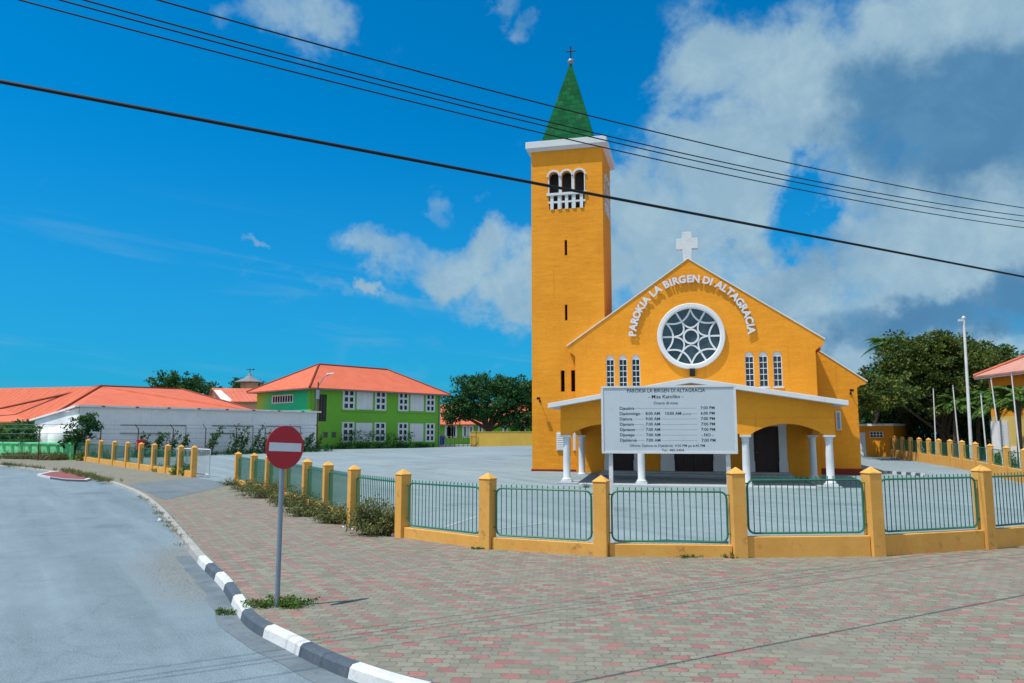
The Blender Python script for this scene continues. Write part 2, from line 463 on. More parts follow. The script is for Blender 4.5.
def paver_mat():
    m, T = base_mat('grey and red block paving', .9, .18)
    x, y, z = T.sep(T.P)
    ang = R(-4)
    ca, sa = math.cos(ang), math.sin(ang)
    px_ = T.math('ADD', T.math('MULTIPLY', x, ca), T.math('MULTIPLY', y, sa))
    py_ = T.math('SUBTRACT', T.math('MULTIPLY', y, ca), T.math('MULTIPLY', x, sa))
    # settled paving: rows wander a little
    wv = T.noise(T.P, .25, 3, .5)
    py_ = T.math('ADD', py_, T.math('MULTIPLY', wv, .35))
    bw, bh = .19, .152
    V_ = T.math('DIVIDE', py_, bh)
    row = T.math('FLOOR', V_); vf = T.math('FRACT', V_)
    # dog-bone outline: the sides of each block swing in and out
    zig = T.math('MULTIPLY', T.math('SUBTRACT', T.math('ABSOLUTE', T.math('SUBTRACT', vf, .5)), .25), .34)
    par = T.math('FLOORED_MODULO', row, 2.0)
    sgn = T.math('SUBTRACT', T.math('MULTIPLY', par, 2.0), 1.0)
    U_ = T.math('ADD', T.math('ADD', T.math('DIVIDE', px_, bw), T.math('MULTIPLY', par, .5)), T.math('MULTIPLY', zig, sgn))
    colm = T.math('FLOOR', U_); uf = T.math('FRACT', U_)
    wn = T.node('ShaderNodeTexWhiteNoise', noise_dimensions='2D')
    T.put(wn.inputs['Vector'], T.comb(colm, row, 0.0))
    rnd = wn.outputs[0]
    wn2 = T.node('ShaderNodeTexWhiteNoise', noise_dimensions='2D')
    T.put(wn2.inputs['Vector'], T.comb(T.math('ADD', colm, 71.3), T.math('ADD', row, 13.7), 0.0))
    rnd2 = wn2.outputs[0]
    # laid rhythm: a red block about every fourth block, stepping from row to row, some laid out of turn
    step = T.math('FLOOR', T.math('MULTIPLY', row, 1.5))
    seq = T.math('FLOORED_MODULO', T.math('ADD', colm, T.math('MULTIPLY', step, 2.0)), 5.0)
    a = T.math('LESS_THAN', seq, .5)
    a = T.math('MULTIPLY', a, T.math("LESS_THAN", rnd2, .90))
    a = T.math('MULTIPLY', a, T.math('LESS_THAN', T.math('ADD', y, T.math('MULTIPLY', rnd, 4.0)), 31.0))
    b_ = T.math('LESS_THAN', rnd2, .02)
    red = T.math('MAXIMUM', a, b_)
    # the strip along the kerb is all grey
    g = T.mix(rnd, (.245, .236, .186), (.170, .168, .132))
    r_ = T.mix(rnd, (.325, .150, .140), (.245, .122, .114))
    cc = T.mix(red, g, r_)
    n1 = T.noise(T.P, .35, 6, .65); n2 = T.noise(T.P, 6, 5, .7)
    cc = T.mix(T.math('MULTIPLY', T.ramp(n1, .45, .62), .50), cc, (.21, .208, .165))
    cc = T.mix(T.math('MULTIPLY', T.ramp(n2, .5, .72), .5), cc, (.115, .112, .095))
    n5 = T.noise(T.P, .9, 8, .72, .6)
    cc = T.mix(T.math('MULTIPLY', T.ramp(n5, .56, .70), .45), cc, (.12, .115, .098))
    n6 = T.noise(T.P, 90, 3, .6)
    cc = T.mix(T.math('MULTIPLY', T.ramp(n6, .5, .68), .3), cc, (.09, .088, .08))
    ju = T.math('MINIMUM', uf, T.math('SUBTRACT', 1.0, uf)); jv = T.math('MINIMUM', vf, T.math('SUBTRACT', 1.0, vf))
    jn = T.math('MAXIMUM', T.ramp(ju, .015, .05, 1, 0), T.ramp(jv, .02, .06, 1, 0))
    cc = T.mix(T.math('MULTIPLY', T.math('MULTIPLY', jn, .65), T.ramp(n5, .66, .40)), cc, (.075, .075, .065))
    T.put(T.b.inputs['Base Color'], cc)
    bump(T, T.math('ADD', T.math('SUBTRACT', 1.0, jn), T.math('MULTIPLY', n2, .35)), .5, .008)
    return m


M['paver'] = paver_mat()


def leaf_mat(name, ca, cb, cc=None):
    m, T = base_mat(name, .6, .25)
    at_ = T.node('ShaderNodeAttribute', attribute_name='leaf_tint')
    c = T.mix(at_.outputs['Fac'], ca, cb)
    if cc:
        c = T.mix(T.ramp(at_.outputs['Fac'], .82, .95), c, cc)
    T.put(T.b.inputs['Base Color'], c)
    tr = T.node('ShaderNodeBsdfTranslucent')
    T.put(tr.inputs[0], c)
    mx = T.node('ShaderNodeMixShader'); mx.inputs[0].default_value = .28
    T.l.new(T.b.outputs[0], mx.inputs[1]); T.l.new(tr.outputs[0], mx.inputs[2])
    out = [n for n in T.n if n.type == 'OUTPUT_MATERIAL'][0]
    T.l.new(mx.outputs[0], out.inputs[0])
    return m


M['leaf_dark'] = leaf_mat('deep green leaves', (.014, .068, .020), (.045, .135, .032))
M['leaf_olive'] = leaf_mat('olive green leaves', (.014, .052, .012), (.125, .17, .025), (.21, .20, .04))
M['leaf_mid'] = leaf_mat('mid green leaves', (.02, .085, .015), (.075, .17, .03))
M['leaf_palm'] = leaf_mat('palm leaflets', (.04, .13, .02), (.15, .25, .05))
M['leaf_dry'] = leaf_mat('dry scrub leaves', (.105, .140, .045), (.215, .225, .080), (.27, .24, .13))
M['leaf_weed'] = leaf_mat('fresh weed leaves', (.05, .13, .02), (.13, .22, .04), (.22, .19, .08))
M['leaf_grass'] = leaf_mat('rough verge grass', (.10, .13, .035), (.22, .21, .08), (.30, .24, .12))


# ------------------------------------------------------------------ mesh builder
class MB:
    def __init__(s):
        s.v = []; s.f = []; s.mi = []

    def add(s, verts, faces, mi=0):
        o = len(s.v)
        s.v += [tuple(p) for p in verts]
        s.f += [tuple(i + o for i in f) for f in faces]
        s.mi += [mi] * len(faces)
        return s

    def box(s, x0, x1, y0, y1, z0, z1, mi=0):
        return s.add([(x0, y0, z0), (x1, y0, z0), (x1, y1, z0), (x0, y1, z0), (x0, y0, z1), (x1, y0, z1), (x1, y1, z1), (x0, y1, z1)],
                     [(0, 3, 2, 1), (4, 5, 6, 7), (0, 1, 5, 4), (1, 2, 6, 5), (2, 3, 7, 6), (3, 0, 4, 7)], mi)

    def hexa(s, p, mi=0):
        """8 corners: bottom loop then top loop"""
        return s.add(p, [(0, 3, 2, 1), (4, 5, 6, 7), (0, 1, 5, 4), (1, 2, 6, 5), (2, 3, 7, 6), (3, 0, 4, 7)], mi)

    def prism_xz(s, poly, y0, y1, mi=0, holes=()):
        """polygon in x,z extruded along y, with real holes"""
        loops = [list(poly)] + [list(h) for h in holes]
        flat = [p for l in loops for p in l]
        n = len(flat)
        tri = tessellate_polygon([[Vector((p[0], p[1], 0)) for p in l] for l in loops])
        vs = [(p[0], y0, p[1]) for p in flat] + [(p[0], y1, p[1]) for p in flat]
        fs = [tuple(t) for t in tri] + [tuple(i + n for i in reversed(t)) for t in tri]
        k = 0
        for l in loops:
            m = len(l)
            for i in range(m):
                a, b = k + i, k + (i + 1) % m
                fs.append((a, b, b + n, a + n))
            k += m
        return s.add(vs, fs, mi)

    def tube(s, pts, r, seg=8, mi=0, cap=True):
        pts = [Vector(p) for p in pts]
        n = len(pts)
        rs = r if isinstance(r, (list, tuple)) else [r] * n
        vs = []; fs = []
        up = None
        for i, p in enumerate(pts):
            d = (pts[min(i + 1, n - 1)] - pts[max(i - 1, 0)]).normalized()
            if up is None:
                up = Vector((0, 0, 1)) if abs(d.z) < .9 else Vector((1, 0, 0))
            a = d.cross(up).normalized(); b = a.cross(d).normalized(); up = b
            for k in range(seg):
                t = 2 * math.pi * k / seg
                vs.append(p + (a * math.cos(t) + b * math.sin(t)) * rs[i])
        for i in range(n - 1):
            for k in range(seg):
                a0 = i * seg + k; a1 = i * seg + (k + 1) % seg
                fs.append((a0, a1, a1 + seg, a0 + seg))
        if cap:
            fs.append(tuple(range(seg))); fs.append(tuple(reversed(range((n - 1) * seg, n * seg))))
        return s.add(vs, fs, mi)

    def lathe(s, prof, cx, cy, seg=24, mi=0, sq=False):
        """profile of (radius, z) turned about a vertical axis"""
        vs = []; fs = []
        n = len(prof)
        for (r, z) in prof:
            for k in range(seg):
                t = 2 * math.pi * k / seg
                vs.append((cx + r * math.cos(t), cy + r * math.sin(t), z))
        for i in range(n - 1):
            for k in range(seg):
                a0 = i * seg + k; a1 = i * seg + (k + 1) % seg
                fs.append((a0, a1, a1 + seg, a0 + seg))
        fs.append(tuple(range(seg))); fs.append(tuple(range((n - 1) * seg, n * seg)))
        return s.add(vs, fs, mi)

    def disc(s, c, n, r, th, seg=40, mi=0, mi_rim=None):
        n = Vector(n).normalized(); a = n.cross(Vector((0, 0, 1))).normalized(); b = a.cross(n)
        c = Vector(c); vs = []; fs = []; mis = []
        for off in (th / 2, -th / 2):
            for k in range(seg):
                t = 2 * math.pi * k / seg
                vs.append(c + n * off + (a * math.cos(t) + b * math.sin(t)) * r)
        s.add(vs, [tuple(range(seg)), tuple(range(seg, 2 * seg))], mi)
        return s.add(vs, [(k, (k + 1) % seg, seg + (k + 1) % seg, seg + k) for k in range(seg)], mi if mi_rim is None else mi_rim)

    def build(s, name, mats, parent=None, smooth=False, bevel=0.0, merge=True):
        me = bpy.data.meshes.new(name)
        me.from_pydata([tuple(p) for p in s.v], [], s.f)
        if not isinstance(mats, (list, tuple)):
            mats = [mats]
        for m in mats:
            me.materials.append(m)
        me.polygons.foreach_set('material_index', s.mi)
        bm = bmesh.new(); bm.from_mesh(me)
        if merge:
            bmesh.ops.remove_doubles(bm, verts=bm.verts, dist=.0004)
        bmesh.ops.recalc_face_normals(bm, faces=bm.faces)
        bm.to_mesh(me); bm.free()
        if smooth:
            me.polygons.foreach_set('use_smooth', [True] * len(me.polygons))
        me.update()
        return link(name, me, parent, bevel, smooth)


def link(name, me, parent=None, bevel=0.0, smooth=False):
    o = bpy.data.objects.new(name, me)
    col.objects.link(o)
    if parent:
        o.parent = parent
    if bevel:
        b = o.modifiers.new('bevel', 'BEVEL'); b.width = bevel; b.segments = 2; b.limit_method = 'ANGLE'; b.angle_limit = R(35)
    if smooth:
        e = o.modifiers.new('split', 'EDGE_SPLIT'); e.split_angle = R(40)
    return o


def tag(o, label, cat, group=None):
    o['label'] = label; o['category'] = cat
    if group: o['group'] = group
    return o


def empty(name, loc, rz=0.0, label=None, cat=None, group=None):
    o = bpy.data.objects.new(name, None)
    o.empty_display_size = .2
    o.location = loc; o.rotation_euler = (0, 0, rz)
    col.objects.link(o)
    if label: tag(o, label, cat, group)
    return o


def structure(o):
    o['kind'] = 'structure'
    return o


def copy_tree(o, parent=None):
    c = o.copy(); col.objects.link(c)
    if parent: c.parent = parent
    for ch in list(o.children):
        copy_tree(ch, c)
    return c


def strip(A, B, n_across=1, dz=0.0, zfun=None):
    """sheet between two matching polylines"""
    mb = MB(); vs = []; fs = []
    for a, b in zip(A, B):
        for k in range(n_across + 1):
            t = k / n_across
            p = Vector(a).lerp(Vector(b), t)
            z = (zfun(p.y, p.x) if zfun else p.z) + dz
            vs.append((p.x, p.y, z))
    w = n_across + 1
    for i in range(len(A) - 1):
        for k in range(n_across):
            fs.append((i * w + k, i * w + k + 1, (i + 1) * w + k + 1, (i + 1) * w + k))
    return mb.add(vs, fs)


def resample(P, n):
    P = [Vector(p) for p in P]
    L = [0.0]
    for a, b in zip(P, P[1:]): L.append(L[-1] + (b - a).length)
    out = []
    for i in range(n):
        s_ = L[-1] * i / (n - 1)
        for k in range(len(P) - 1):
            if s_ <= L[k + 1] + 1e-9:
                out.append(P[k].lerp(P[k + 1], (s_ - L[k]) / max(1e-9, L[k + 1] - L[k]))); break
    return out


def smooth_line(P, it=2):
    P = [Vector(p) for p in P]
    for _ in range(it):
        Q = [P[0]]
        for a, b in zip(P, P[1:]):
            Q += [a.lerp(b, .25), a.lerp(b, .75)]
        Q.append(P[-1]); P = Q
    return P


# ------------------------------------------------------------------ fence lines
def on_ray(px, q, s):
    """point on the view ray's ground track at distance s beyond q"""
    d = ray(px, 455); k = d.x / d.y
    a = k * k + 1; b = -2 * (k * q[0] + q[1]); c_ = q[0] ** 2 + q[1] ** 2 - s * s
    Y = (-b + math.sqrt(max(0, b * b - 4 * a * c_))) / 2 / a
    return (k * Y, Y)


low_posts = []
for px, py in ((602, 555.6), (487.3, 548.3), (402.4, 537.0)):
    p = ground(px, py); low_posts.append((p.x, p.y))
q = low_posts[-1]
for px in (354.6, 328.6, 307.6, 287, 269.5, 254.3, 238.4):
    q = on_ray(px, q, 3.15); low_posts.append(q)
high_posts = []
for px, py in ((739.3, 557.2), (876, 555.6), (987, 548.6)):
    p = ground(px, py); high_posts.append((p.x, p.y))
high_posts += [(13.1, 18.0), (16.0, 19.6)]
lp0 = ground(193, 477.3); lp1 = ground(73.5, 459.2)
left_posts = [tuple(ground(193 - 13.28 * i, 477.3 - 2.01 * i))[:2] for i in range(10)]

# ------------------------------------------------------------------ ground sheets
gm = MB()
gx = [-2500, -400, -120] + list(range(-90, 91, 6)) + [120, 400, 2500]
gy = [-400, -60, -20] + list(range(-6, 121, 6)) + [150, 300, 1000, 5000]
gv = [(x, y, zg(y, x) - .32) for y in gy for x in gx]
gf = [(j * len(gx) + i, j * len(gx) + i + 1, (j + 1) * len(gx) + i + 1, (j + 1) * len(gx) + i) for j in range(len(gy) - 1) for i in range(len(gx) - 1)]
structure(gm.add(gv, gf).build('ground', M['soil']))

# road: lies 13 cm below the pavement, in front of the kerb and under the camera
rA = [(-75, 72), (-60, 68), (-45, 66), (-30, 60), (-14, 42), (-8, 26), (-4, 16), (0, 9), (4, 7.5), (12, 7), (24, 8), (60, 14)]
rB = [(-90, 40), (-80, 30), (-70, 20), (-60, 5), (-50, -5), (-40, -12), (-25, -15), (-8, -16), (6, -16), (20, -16), (40, -16), (70, -10)]
structure(strip([(x, y, 0) for x, y in rA], [(x, y, 0) for x, y in rB], 14, -.13, zg).build('road', M['road']))

# kerb line (pavement side, top edge)
kp = [(0, 464.5), (30, 467.5), (55, 471), (85, 476), (111, 480.5), (122, 483.7), (144.5, 493), (163, 508), (176, 522.6), (192.6, 541), (207, 558),
      (231, 578), (247, 602), (259, 618), (294, 634), (333, 653.5), (380, 670), (427, 683)]
kl = [Vector((-75, 70, zg(70, -75)))] + [ground(*p) for p in kp]
kl += [Vector((.8, 6.8, 0)), Vector((3.0, 6.1, 0)), Vector((6, 5.7, 0)), Vector((12, 5.8, 0)), Vector((24, 7, 0)), Vector((60, 13, 0))]
kl = smooth_line(kl, 2)

# pavement between the kerb and the fences
fl = [(-90, 82), (-62, 73)] + left_posts[::-1] + low_posts[::-1] + high_posts + [(24, 24), (70, 36)]
fl = [Vector((x, y, 0)) for x, y in fl]
fl_in = []
for i, p in enumerate(fl):
    fl_in.append(p)
n = 150
ka = resample(kl, 600)


def nearest_monotone(F, K):
    out = []; j = 0
    for p in F:
        best = min(range(j, len(K)), key=lambda i: (K[i] - Vector((p.x, p.y, K[i].z))).length_squared)
        out.append(K[best]); j = best
    return out


flr = resample(fl, 400)


def sheet(outline, dz, step):
    """flat-ish sheet filling an outline, cut into a grid so it follows the ground"""
    tri = tessellate_polygon([[Vector((p.x, p.y, 0)) for p in outline]])
    bm = bmesh.new()
    vs_ = [bm.verts.new((p.x, p.y, 0)) for p in outline]
    for t in tri:
        try: bm.faces.new([vs_[i] for i in t])
        except ValueError: pass
    xs = [p.x for p in outline]; ys = [p.y for p in outline]
    for ax, lo, hi in ((0, min(xs), max(xs)), (1, min(ys), max(ys))):
        c_ = lo + step
        while c_ < hi:
            co = Vector((c_, 0, 0)) if ax == 0 else Vector((0, c_, 0))
            no = Vector((1, 0, 0)) if ax == 0 else Vector((0, 1, 0))
            bmesh.ops.bisect_plane(bm, geom=bm.verts[:] + bm.edges[:] + bm.faces[:], dist=1e-5, plane_co=co, plane_no=no)
            c_ += step
    for v in bm.verts: v.co.z = zg(v.co.y, v.co.x) + dz
    mb = MB(); bm.verts.index_update()
    mb.add([tuple(v.co) for v in bm.verts], [tuple(v.index for v in f.verts) for f in bm.faces])
    bm.free()
    return mb


structure(sheet([p for p in resample(kl, 300)] + flr[::-1], 0.0, 3.0).build('pavement', M['paver']))

# parking lot: from the fences back past the church
lot_b = []
for p in flr:
    t = (p.x + 90) / 160.0
    lot_b.append(Vector((-120 + 260 * t, 150, 0)))
structure(strip(flr, lot_b, 60, -.004, zg).build('parking_lot', M['lot']))

# driveway laid across the pavement at the entrance
dA = [ground(x, y) for x, y in ((128, 484.5), (147, 492.5), (165, 500))]
dB = [ground(x, y) for x, y in ((196, 477.5), (215, 481), (236, 483.5))]
structure(strip(resample(dA, 12), resample(dB, 12), 10, .006, zg).build('driveway', M['drive']))

# kerb stones
def kerb_mesh(line, s0, s1, w=.17, drop=.155, top=.012):
    pts = []
    L = 0.0
    acc = [0.0]
    for a, b in zip(line, line[1:]): acc.append(acc[-1] + (b - a).length)
    n_ = max(2, int((s1 - s0) / .12))
    for i in range(n_ + 1):
        t = s0 + (s1 - s0) * i / n_
        for k in range(len(line) - 1):
            if acc[k] <= t <= acc[k + 1]:
                d = (line[k + 1] - line[k]).normalized()
                p = line[k].lerp(line[k + 1], (t - acc[k]) / (acc[k + 1] - acc[k]))
                pts.append((p, Vector((d.y, -d.x, 0)).normalized())); break
    return pts


def add_kerb(mb, pts, mi, w=.14):
    vs = []; fs = []
    for p, nrm in pts:
        z = zg(p.y, p.x)
        o = p + nrm * w
        # pavement-side top, rounded nose, face, foot
        for (q_, zz) in ((p, -.10), (p, .012), (p + nrm * (w - .045), .008), (p + nrm * (w - .01), -.022), (o + nrm * .02, -.16)):
            vs.append((q_.x, q_.y, z + zz))
    for i in range(len(pts) - 1):
        for k in range(4):
            fs.append((i * 5 + k, i * 5 + k + 1, (i + 1) * 5 + k + 1, (i + 1) * 5 + k))
    fs.append((0, 1, 2, 3, 4)); e = (len(pts) - 1) * 5; fs.append((e + 4, e + 3, e + 2, e + 1, e))
    mb.add(vs, fs, mi)


acc = [0.0]
for a, b in zip(kl, kl[1:]): acc.append(acc[-1] + (b - a).length)
KL = acc[-1]
g0 = ground(206, 557)
k0 = min(range(len(kl)), key=lambda i: (kl[i] - g0).length)
s_start = acc[k0]
kb = MB()
s_ = 0.0
while s_ < s_start - .01:
    e_ = min(s_ + 1.0, s_start)
    if e_ - s_ > .2:
        add_kerb(kb, kerb_mesh(kl, s_ + .008, e_ - .008), 0)
    s_ = e_
k_i = 0
while s_ < min(KL - 1.0, s_start + 26):
    add_kerb(kb, kerb_mesh(kl, s_ + .006, s_ + 1.075 - .006), 1 + k_i % 2)
    s_ += 1.075; k_i += 1
structure(kb.build('kerb', [M['kerb_bare'], M['kerb_white'], M['kerb_black']], merge=False))

# gutter strip in front of the painted kerb
gp = kerb_mesh(kl, s_start - 1.0, s_start + 24)
gA = [p + nrm * .13 for p, nrm in gp]
gB = [p + nrm * (.44 + .02 * math.sin(i * .5)) for i, (p, nrm) in enumerate(gp)]
structure(strip(gA, gB, 2, -.126, zg).build('gutter', M['gutter']))

# painted lines in the parking lot
ln = MB()


def ground_line(mb, p0, p1, w=.12, dz=.005, nseg=8):
    p0 = Vector((p0[0], p0[1], 0)); p1 = Vector((p1[0], p1[1], 0))
    d = (p1 - p0).normalized(); nn = Vector((-d.y, d.x, 0)) * w / 2
    A = [p0.lerp(p1, i / nseg) + nn for i in range(nseg + 1)]; B = [p0.lerp(p1, i / nseg) - nn for i in range(nseg + 1)]
    s2 = strip(A, B, 1, dz, zg); mb.add(s2.v, s2.f)


for px, py in ((405, 465.5), (419, 463.8), (432, 462.4), (443, 460.8), (453, 459.2), (463, 458.6), (475, 458)):
    p = ground(px, py); ground_line(ln, (p.x - .7, p.y - .1), (p.x + .7, p.y + .1), .3)
for (a, b) in (((428, 511), (480, 505)), ((498, 529), (545, 523)), ((445, 527), (479, 516))):
    ground_line(ln, ground(*a), ground(*b), .1)
structure(ln.build('parking_line', M['line_paint']))

# traffic island with red top
ic = [(37, 474.5), (50, 471.6), (64, 470.6), (80, 475), (92, 478.3), (86, 480), (66, 479.4), (50, 477.2)]
ip = [ground(x, y, 0) for x, y in ic]
im = MB()
cz = sum((p for p in ip), Vector()) / len(ip)
inner = [p.lerp(cz, .10) for p in ip]
nI = len(ip)
vs = [(p.x, p.y, zg(p.y, p.x) - .14) for p in ip] + [(p.x, p.y, zg(p.y, p.x) + .015) for p in ip] + [(p.x, p.y, zg(p.y, p.x) + .015) for p in inner]
for i in range(nI):
    j = (i + 1) % nI
    im.add([vs[i], vs[j], vs[nI + j], vs[nI + i]], [(0, 1, 2, 3)], 2 if i in (5, 6) else 1)
    im.add([vs[nI + i], vs[nI + j], vs[2 * nI + j], vs[2 * nI + i]], [(0, 1, 2, 3)], 1)
im.add([vs[2 * nI + i] for i in range(nI)], [tuple(range(nI))], 0)
structure(im.build('traffic_island', [M['island_red'], M['kerb_white'], M['kerb_black']]))

# painted kerb beside the church's right flank
pk = MB()
a = ground(884, 473.2); b = ground(926, 476.2)
for i in range(9):
    p = a.lerp(b, i / 9); q_ = a.lerp(b, (i + .97) / 9)
    z = zg(p.y, p.x)
    d = (q_ - p).normalized(); nn = Vector((-d.y, d.x, 0)) * .09
    pk.hexa([(p - nn).to_tuple()[:2] + (z - .05,), (q_ - nn).to_tuple()[:2] + (z - .05,), (q_ + nn).to_tuple()[:2] + (z - .05,), (p + nn).to_tuple()[:2] + (z - .05,),
             (p - nn).to_tuple()[:2] + (z + .14,), (q_ - nn).to_tuple()[:2] + (z + .14,), (q_ + nn).to_tuple()[:2] + (z + .14,), (p + nn).to_tuple()[:2] + (z + .14,)], i % 2)
structure(pk.build('painted_kerb', [M['kerb_white'], M['kerb_black']], merge=False))

# ------------------------------------------------------------------ text
def text_mesh(body, size, bold=0.0, extrude=0.0, align='LEFT', res=2):
    cu = bpy.data.curves.new('text', 'FONT')
    cu.body = body; cu.size = size; cu.offset = bold; cu.extrude = extrude
    cu.align_x = align; cu.resolution_u = res
    o = bpy.data.objects.new('text', cu)
    col.objects.link(o)
    dg = bpy.context.evaluated_depsgraph_get()
    me = bpy.data.meshes.new_from_object(o.evaluated_get(dg))
    v = [tuple(p.co) for p in me.vertices]; f = [tuple(p.vertices) for p in me.polygons]
    bpy.data.objects.remove(o); bpy.data.curves.remove(cu); bpy.data.meshes.remove(me)
    return v, f


# ------------------------------------------------------------------ the church
PSI = R(13.5)
CO = at(687, 435, 42.6) + Vector((math.cos(PSI), -math.sin(PSI), 0)) * .32
CO.z = 0
church = empty('church', CO, -PSI, 'orange church with tall square bell tower, green spire, rose window and columned porch', 'church')


def arch_poly(cx, w, z0, zt, seg=12):
    """door or window outline with a round head"""
    r = w / 2
    pts = [(cx - r, z0), (cx + r, z0)]
    for i in range(seg + 1):
        t = math.pi * i / seg
        pts.append((cx + r * math.cos(t), zt - r + r * math.sin(t)))
    return pts


def circle(cx, cz, r, seg=48):
    return [(cx + r * math.cos(2 * math.pi * i / seg), cz + r * math.sin(2 * math.pi * i / seg)) for i in range(seg)]


WIN_X = [-4.52, -3.79, -3.06, 3.15, 3.88, 4.62]
RC = (.05, 7.93)
DOORS = [(-4.5, -3.25), (-1.05, 1.07), (3.2, 4.5)]
gable = [(-6.55, -.4), (6.6, -.4), (6.6, 6.95), (6.78, 7.12), (7.0, 7.2), (7.08, 7.55), (0.0, 12.38), (-7.0, 7.55), (-6.92, 7.2), (-6.73, 7.12), (-6.55, 6.95)]
holes = [arch_poly(x, .48, 5.02, 6.97) for x in WIN_X] + [circle(*RC, 1.60)] + [[(a, .42), (b, .42), (b, 2.85), (a, 2.85)] for a, b in DOORS]
MB().prism_xz(gable, 0, .45, 0, holes).build('gable_wall', M['orange'], church)
# coping along the gable
cp = MB()
cp.prism_xz([(7.10, 7.545), (7.12, 7.60), (0, 12.44), (0, 12.385)], -.05, .53)
cp.prism_xz([(-7.02, 7.545), (0, 12.385), (0, 12.44), (-7.04, 7.60)], -.05, .53)
cp.build('gable_coping', M['white'], church)
cx = MB()
cx.prism_xz([(-.25, 12.30), (.21, 12.30), (.23, 13.0), (.58, 12.98), (.58, 13.6), (.25, 13.6), (.24, 13.98), (-.29, 13.98), (-.29, 13.6), (-.63, 13.6), (-.63, 12.98), (-.29, 12.98)], .02, .36)
cx.build('gable_cross', M['cross_grey'], church, bevel=.015)
# nave body and roof
nv = MB()
nv.box(-6.5, 6.5, .45, 26, -.4, 7.0)
nv.build('nave_wall', M['orange'], church)
nr = MB()
nr.prism_xz([(6.95, 7.02), (6.95, 7.14), (0, 12.0), (-6.95, 7.14), (-6.95, 7.02), (0, 11.86)], .46, 26.3)
nr.build('nave_roof', M['tile'], church)
# aisle on the right, set back behind the gable
al = MB()
al.prism_xz([(6.5, -.4), (8.97, -.4), (8.97, 5.0), (9.15, 5.15), (9.42, 5.2), (9.5, 5.36), (6.5, 7.55)], 2.0, 2.35)
al.box(8.7, 8.968, 2.35, 24, -.4, 4.95)
al.build('aisle_wall', M['orange'], church)
ac = MB()
ac.prism_xz([(9.52, 5.33), (9.54, 5.40), (6.5, 7.62), (6.5, 7.553)], 1.96, 2.42)
ac.build('aisle_coping', M['white'], church)
ar = MB()
ar.prism_xz([(9.1, 5.02), (9.1, 5.12), (6.5, 7.02), (6.5, 6.9)], 2.44, 24.3)
ar.build('aisle_roof', M['tile'], church)
MB().box(6.60, 9.02, 1.95, 2.0, -.3, .56).build('plinth', M['red_plinth'], church)
pl = MB().prism_xz([(-9.25, -.1), (-6.56, -.1), (-6.56, .42), (-9.25, .42)], .29, .349)
pl.box(-9.25, -9.202, .349, 4.7, -.1, .42)
pl.build('plinth', M['red_plinth'], church)
aw = MB().box(7.78, 8.04, 1.93, 2.02, 2.66, 3.72)
f_ = aw.build('side_window', M['bright_white'], church)
pn = MB().box(7.84, 7.98, 1.915, 1.929, 2.72, 3.66)
for k in range(5):
    pn.hexa([(7.83, 1.90, 2.74 + k * .19), (7.99, 1.90, 2.74 + k * .19), (7.99, 1.925, 2.82 + k * .19), (7.83, 1.925, 2.82 + k * .19),
             (7.83, 1.905, 2.76 + k * .19), (7.99, 1.905, 2.76 + k * .19), (7.99, 1.928, 2.84 + k * .19), (7.83, 1.928, 2.84 + k * .19)])
pn.build('louver', M['galv'], f_)


def spotlight(name, x, y, z, reach):
    o = MB()
    o.box(x - .05, x + .05, y - .05, y, z - .1, z + .02)
    o.tube([(x, y - .03, z), (x, y - reach + .12, z + .1)], .018, 6)
    o.hexa([(x - .09, y - reach, z + .03), (x + .09, y - reach, z + .03), (x + .09, y - reach + .12, z + .06), (x - .09, y - reach + .12, z + .06),
            (x - .1, y - reach - .04, z + .14), (x + .1, y - reach - .04, z + .14), (x + .1, y - reach + .1, z + .18), (x - .1, y - reach + .1, z + .18)])
    return o.build(name, M['cable'], church)


spotlight('floodlight', 8.62, 2.0, 4.75, .42)
spotlight('floodlight', -8.72, .35, 4.42, .48)

# rose window
rose = MB()
seg = 64
for (r0, r1, y0, y1) in ((1.58, 1.87, -.17, .10),):
    vs = []; fs = []
    prof = [(r0, y1), (r0, y0 + .06), (r0 + .07, y0), (r1 - .04, y0), (r1, y0 + .04), (r1, y1 - .10)]
    for k in range(seg):
        t = 2 * math.pi * k / seg
        for (r, y) in prof:
            vs.append((RC[0] + r * math.cos(t), y, RC[1] + r * math.sin(t)))
    m_ = len(prof)
    for k in range(seg):
        for i in range(m_ - 1):
            a0 = k * m_ + i; b0 = ((k + 1) % seg) * m_ + i
            fs.append((a0, a0 + 1, b0 + 1, b0))
    rose.add(vs, fs)
rw = rose.build('rose_window', M['bright_white'], church, smooth=True)
MB().prism_xz(circle(*RC, 1.59, 48), .16, .19).build('pane', M['rose_pane'], rw)


def bar(mb, pts, w, y0, y1):
    """flat bar following a curve in the plane of the wall"""
    P = [Vector(p) for p in pts]
    n_ = len(P); vs = []; fs = []
    for i, p in enumerate(P):
        d = (P[min(i + 1, n_ - 1)] - P[max(i - 1, 0)]).normalized()
        nn = Vector((-d.y, d.x)) * w / 2
        a_, b_ = p + nn, p - nn
        vs += [(a_.x, y0, a_.y), (b_.x, y0, b_.y), (b_.x, y1, b_.y), (a_.x, y1, a_.y)]
    for i in range(n_ - 1):
        for k in range(4):
            fs.append((i * 4 + k, i * 4 + (k + 1) % 4, (i + 1) * 4 + (k + 1) % 4, (i + 1) * 4 + k))
    fs += [(0, 1, 2, 3), ((n_ - 1) * 4 + 3, (n_ - 1) * 4 + 2, (n_ - 1) * 4 + 1, (n_ - 1) * 4)]
    mb.add(vs, fs)


def pol(r, deg):
    return Vector((RC[0] + r * math.cos(R(deg)), RC[1] + r * math.sin(R(deg))))


